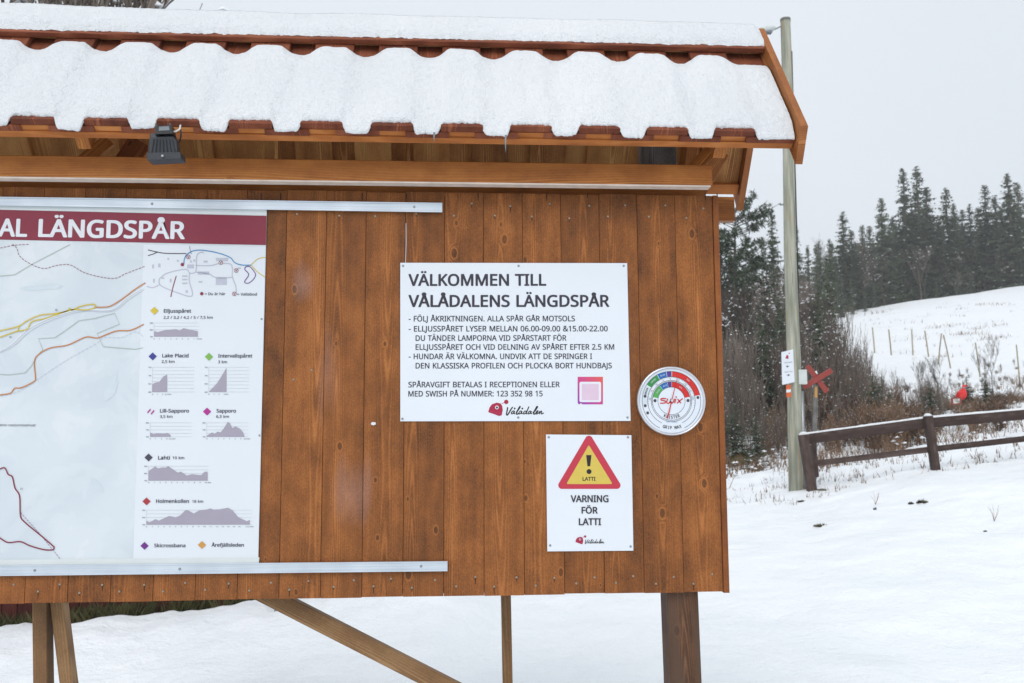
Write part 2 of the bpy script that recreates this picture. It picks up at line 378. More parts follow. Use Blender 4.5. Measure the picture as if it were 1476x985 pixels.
# ------------------------------------------------------------------ notice board
BP = .145
Z_TOP, Z_BOT = 2.500, 1.027
X_R = BP*17
board = empty('notice_board', (1.0, .1, 0), 'large brown stained wooden notice board with a snow covered pitched board roof', 'notice board')
for k in range(-9, 17):
    x = BP*(k+.5); dz = random.uniform(-.002, .002); dt = random.uniform(-.003, .003)
    plank('wall_plank', (x, .011, Z_BOT+dz), (x, .011, Z_TOP+dt), (0,-1,0), BP-.0014, .022+random.choice((0,.0006,.0012)), M['wall'], board, .0009)
plank('edge_plank', (X_R+.012, .02, Z_BOT-.004), (X_R+.012, .02, Z_TOP), (0,-1,0), .021, .05, M['trim'], board, .002)
MB().box((BP*-9, .024, Z_BOT+.006), (X_R-.01, .030, Z_TOP-.006)).build('backing_sheet', M['backing'], board)  # dark sheet added to stop light leaking through the plank gaps
# nails along the top and bottom of the planks
nb = MB(); ns_ = MB()
def nail(mb, x, z, y=-.0015, r=.0042):
    mb.tube([(x, y, z), (x, y-.0022, z)], [r, r*.8], 8)
for k in range(-9, 17):
    for fx, z in ((.27, Z_TOP-.088), (.74, Z_TOP-.045), (.27, Z_BOT+.035), (.76, Z_BOT+.060), (.27, 1.80), (.74, 1.83)):
        if 1.7 < z < 1.9 and k % 3: continue
        nx_, nz_ = BP*(k+fx)+random.uniform(-.008, .008), z+random.uniform(-.006, .006)
        nail(nb, nx_, nz_)
        if random.random() < .5:
            L_ = random.uniform(.008, .030); w_ = .0016
            ns_.add([(nx_-w_, -.0016, nz_), (nx_+w_, -.0016, nz_), (nx_+w_*.6, -.0016, nz_-L_), (nx_-w_*.4, -.0016, nz_-L_)], [(3,2,1,0)])
for px_ in (377, 405, 520, 585, 692, 786, 846, 1020, 1032):        # dark drips from the beam over the plank tops
    q_ = at(px_+random.uniform(-4, 4), 279, 0); L_ = random.uniform(.02, .05)
    ns_.add([(q_.x-.0022, -.0016, q_.z), (q_.x+.0022, -.0016, q_.z), (q_.x+.001, -.0016, q_.z-L_), (q_.x-.001, -.0016, q_.z-L_)], [(3,2,1,0)])
tag(ns_.build('rust_streaks', M['backing'], board), kind='stuff')
tag(nb.build('nail_heads', M['nail'], board), kind='stuff')

# beams behind the eave
bx0 = BP*-9
be = at(1027, 266, -.10).x
zb0, zb1 = at(700, 263, -.10).z, at(700, 233.5, -.10).z
plank('front_beam', (bx0, -.0775, (zb0+zb1)/2), (be, -.0775, (zb0+zb1)/2), (0,-1,0), zb1-zb0, .045, M['beam'], board, .002)
zc = Z_TOP+.002
MB().box((bx0, -.098, zb0-.006), (be-.006, -.056, zb0-.0005)).build('beam_edge_strip', M['palewood'], board)  # thin strip added along the beam's bottom face to make it pale
plank('rear_beam', (bx0, .055, zc+.045), (at(1014,270,.03).x, .055, zc+.045), (0,-1,0), .09, .045, M['beam'], board, .002)
plank('wall_plate', (X_R-.12, .30, 2.522), (at(1056,290,.30).x, .30, 2.522), (0,-1,0), .10, .045, M['beam'], board, .002)

# roof geometry
YR, YF, YK = .10, -.30, .50
x_end = at(1165, 182, YF).x
zE = at(1165, 182, YF).z; zR = at(1093, 41, YR).z
SLOPE = math.atan2(zR-zE, YR-YF)
rx0 = -1.45
def slope_frame(sg):
    """sg=-1 front slope, +1 back slope: down-slope vector and outward normal"""
    return Vector((0, sg*math.cos(SLOPE), -math.sin(SLOPE))), Vector((0, sg*math.sin(SLOPE), math.cos(SLOPE)))
SL = (zR-zE)/math.sin(SLOPE)
RT_TOP = Vector((0, YR, zR-.056))        # ridge line of the upper boards' top faces
ph = at(564, 182, YF).x                  # centre of one upper board
TH = .022
for sg in (-1, 1):
    dn, nr = slope_frame(sg)
    base = RT_TOP
    i = -8
    x = ph + .241*(-8)
    while x < x_end+.1:
        jl = random.uniform(-.004, .004)
        if x+.075 < x_end-.02 and x > rx0:
            c0 = base + nr*(-TH/2) + dn*.012; c1 = base + nr*(-TH/2) + dn*(SL-.058+jl)
            plank('upper_roof_board', (x, c0.y, c0.z), (x, c1.y, c1.z), nr, .146, TH, M['under'] if sg > 0 else M['roof'], board, .002)
        xl = x+.1205; wl = .150
        if xl+wl/2 > x_end-.12: e1 = x_end-.0275; l1 = xl-wl/2; wl = e1-l1; xl = (e1+l1)/2
        if rx0 < xl and (x < x_end-.1):
            c0 = base + nr*(-TH*1.5-.001) + dn*.012; c1 = base + nr*(-TH*1.5-.001) + dn*(SL-.054+jl)
            plank('lower_roof_board', (xl, c0.y, c0.z), (xl, c1.y, c1.z), nr, wl, TH, M['under'] if sg > 0 else M['roof'], board, .002)
        if sg < 0 and rx0 < x < x_end-.12:
            c = base + nr*(-TH*1.5-.002) + dn*(SL-.075)
            plank('spacer_block', (x-.046, c.y, c.z), (x+.046, c.y, c.z), nr, .03, TH-.002, M['fascia'], board, .001)
        x += .241
    c = base + nr*(-TH*2-.014) + dn*(SL-.076)
    plank('eave_batten', (rx0, c.y, c.z), (x_end-.03, c.y, c.z), nr, .045, .024, M['fascia'], board, .001)
    # ridge cap
    c = base + nr*(TH/2+.002) + dn*(.045)
    plank('ridge_cap_board', (rx0, c.y, c.z), (x_end-.027, c.y, c.z), nr, .098, TH, M['roof'], board, .002)
    # barge board (a bent-free board with plumb-ish end cut)
    T = (YR, zR); E = (YR+sg*(YR-YF), zE)
    poly = [T, E, (E[0]-sg*.065, E[1]-.118), (YR, zR-.19)]
    vs = [(x_end-.026, a, b) for a, b in poly] + [(x_end, a, b) for a, b in poly]
    # local frame along the slope so that the grain runs lengthways
    o = MB().add(vs, [(0,1,2,3),(7,6,5,4),(0,4,5,1),(1,5,6,2),(2,6,7,3),(3,7,4,0)]).build('barge_board', M['barge'], board)
    ax = dn.copy(); q = Matrix((Vector((0,0,1)).cross(ax)*0+ax.cross(Vector((1,0,0))), Vector((1,0,0)), ax)).transposed()
    o.data.transform(q.inverted().to_4x4()); o.rotation_euler = q.to_euler()
# rafters, struts and post heads under the roof
dnf, nrf = slope_frame(-1); dnb, nrb = slope_frame(1)
for px in (160, 1010):
    x = at(px, 215, .1).x
    for dn, nr in ((dnf, nrf), (dnb, nrb)):
        a0 = RT_TOP + nr*(-TH*2-.052) + dn*.11; a1 = RT_TOP + nr*(-TH*2-.05) + dn*(SL-.09)
        plank('rafter', (x, a0.y, a0.z), (x, a1.y, a1.z), nr, .045, .095, M['beam'], board)
    plank('strut', (x-.09, .0, zb1-.02), (x+.02, .03, zb1+.10), (0,-1,0), .05, .022, M['beam'], board)
    plank('gusset_board', (x-.02, .16, zb1-.04), (x+.09, .16, zb1+.14), (0,-1,0), .09, .022, M['barge'], board)
for px, wd in ((581, .05), (948, .14), (390, .04)):
    x = at(px, 220, .14).x
    plank('post_head', (x, .15, Z_TOP-.1), (x, .15, 2.80), (0,-1,0), wd, .06, M['greypost'] if wd > .1 else M['under'], board)
# posts and braces below
def leg(name, pa, pb, Y, wid, dep, mat, ztop=None):
    a = at(*pa, Y); b = at(*pb, Y); d = (b-a).normalized()
    b = a + d*((a.z+.15)/-d.z) if abs(d.z) > .3 else b
    a = a - d*.10
    return plank(name, (a.x, a.y+dep/2, a.z), (b.x, b.y+dep/2, b.z), (0,-1,0), wid, dep, mat, board, .003)
leg('front_post', (984,860), (989,985), .035, .116, .11, M['post'])
leg('thin_post', (729.5,858), (732,985), .30, .038, .04, M['leg'])
leg('rear_post', (56,871), (57.5,985), .10, .049, .06, M['leg'])
leg('rear_strut', (81,871), (95,985), .12, .046, .05, M['leg'])
pa = at(398, 866, .10); pb = at(660, 1000, .10); d = (pb-pa).normalized()
plank('diagonal_brace', pa-d*.15+Vector((0,.02,0)), pb+d*1.3+Vector((0,.02,0)), (0,-1,0), .062, .045, M['leg'], board, .003)
plank('front_post_far', (-1.1, .11, -.15), (-1.1, .11, 1.1), (0,-1,0), .142, .145, M['post'], board, .003).name = 'front_post.001'

# ------------------------------------------------------------------ snow on the roof
def snow_on_slope():
    dn, nr = slope_frame(-1); nxs, ns = 780, 84
    x0, x1 = rx0+.05, x_end-.034
    V = []
    for i in range(nxs+1):
        x = lerp(x0, x1, i/nxs)
        ph_ = ((x-ph)/.241) % 1.0; dc = min(ph_, 1-ph_)*.241        # distance from the centre of an upper board
        up = 1-smooth(.064, .086, dc+.007*N3(x*30, 12.))
        if x > x_end-.145: up = 0.
        upw = 1-smooth(.040, .120, dc + .010*N3(x*9, 2.)) if x < x_end-.13 else .0
        upt = (1-smooth(.030, .092, dc + .008*N3(x*9, 2.))) if x < x_end-.13 else 0.; s0 = lerp(.149, .119, upt) + .004*N3(x*60, 0, 1) + .003*N3(x*14, 0, 4)
        s1 = SL - lerp(.050, .074, up) + .006*N3(x*38, 0, 2) + .005*N3(x*110, 0, 2) + .016*N3(x*4.1+.5, 0, 9)*(1.25-up) + .004*N3(x*200, 0, 5)
        off = lerp(-TH, 0, up)
        for j in range(ns+1):
            v = j/ns; vv = .5-.5*math.cos(math.pi*v) if 1 else v
            s = lerp(s0, s1, vv)
            prof = max(0., 1-abs(2*vv-1)**9)**.55
            t = .020 + .002*upw + .006*N3(x*3, s*5, 2) + .0045*N3(x*12, s*7, 6)
            t += .0022*N3(x*40, s*40, 3) + .0016*N3(x*120, s*120, 3)
            # a sagging lip at the eave over the channels
            lip = smooth(.86, 1., vv)*(1-up)*.010
            e_ = smooth(.18, 0, vv)+smooth(.82, 1., vv); base_off = lerp(-TH, 0, lerp(.48+.52*upw, upw if vv < .5 else up, e_))
            n = base_off + t*prof if prof > 0 else base_off
            # edge ring reaches down to the boards
            if j in (0, ns): n = off - .001
            p = RT_TOP + dn*(s+lip) + nr*n
            # creases between the ridges of snow
            V.append((x, p.y, p.z))
    Fc = [(i*(ns+1)+j, i*(ns+1)+j+1, (i+1)*(ns+1)+j+1, (i+1)*(ns+1)+j) for i in range(nxs) for j in range(ns)]
    o = mesh_obj('roof_snow', V, Fc, M['roofsnow'], None, None, True)
    tag(o, 'wavy white snow blanket lying on the front slope of the notice board roof', 'snow', kind='stuff')
snow_on_slope()
def snow_on_ridge():
    nxs, na = 700, 26; x0, x1 = rx0+.04, x_end-.022; V = []
    dn, nr = slope_frame(-1); db, nb_ = slope_frame(1)
    for i in range(nxs+1):
        x = lerp(x0, x1, i/nxs); endt = min(1, (nxs-i)/5.+.12)**.5
        w = .070 + .004*N3(x*30, 5) + .004*N3(x*80, 7) + .003*N3(x*8, 1)
        h = .034*endt + .005*N3(x*4, 8) + (.010*smooth(.6, -.4, x))
        for j in range(na+1):
            a = math.pi*j/na; c, s_ = math.cos(a), math.sin(a)
            yy = -c*w*.95
            top = (RT_TOP + nr*(TH+.003)).z + .020
            zb = RT_TOP.z + (TH+.003)/math.cos(SLOPE) - abs(yy)*math.tan(SLOPE)*.98
            zt = zb + h*(s_**.45)*(1+.45*abs(c)) if s_ > 1e-6 else zb-.002
            zt += .0022*N3(x*40, yy*40, 3)+.0014*N3(x*120, yy*120, 3)
            V.append((x, YR+yy - math.copysign(.010*s_, c)*0, zt))
    Fc = [(i*(na+1)+j, (i+1)*(na+1)+j, (i+1)*(na+1)+j+1, i*(na+1)+j+1) for i in range(nxs) for j in range(na)]
    Fc.append(tuple(nxs*(na+1)+j for j in range(na+1)))
    o = mesh_obj('ridge_snow', V, Fc, M['roofsnow'], None, None, True)
    tag(o, 'long white band of snow lying along the ridge of the notice board roof', 'snow', kind='stuff')
snow_on_ridge()
for k, px in enumerate((626, 729)):
    p = at(px, 200 if px > 700 else 196, YF+.01); L = .05 if px > 700 else .02
    ic = MB().tube([p+Vector((0,0,.012)), p-Vector((.001,0,L*.4)), p-Vector((0,0,L))], [.004,.0028,.0006], 6)
    o = ic.build('icicle', M['glass'], None, None, True)
    tag(o, ('long' if px > 700 else 'short')+' thin icicle hanging from the snow at the roof eave', 'icicle')

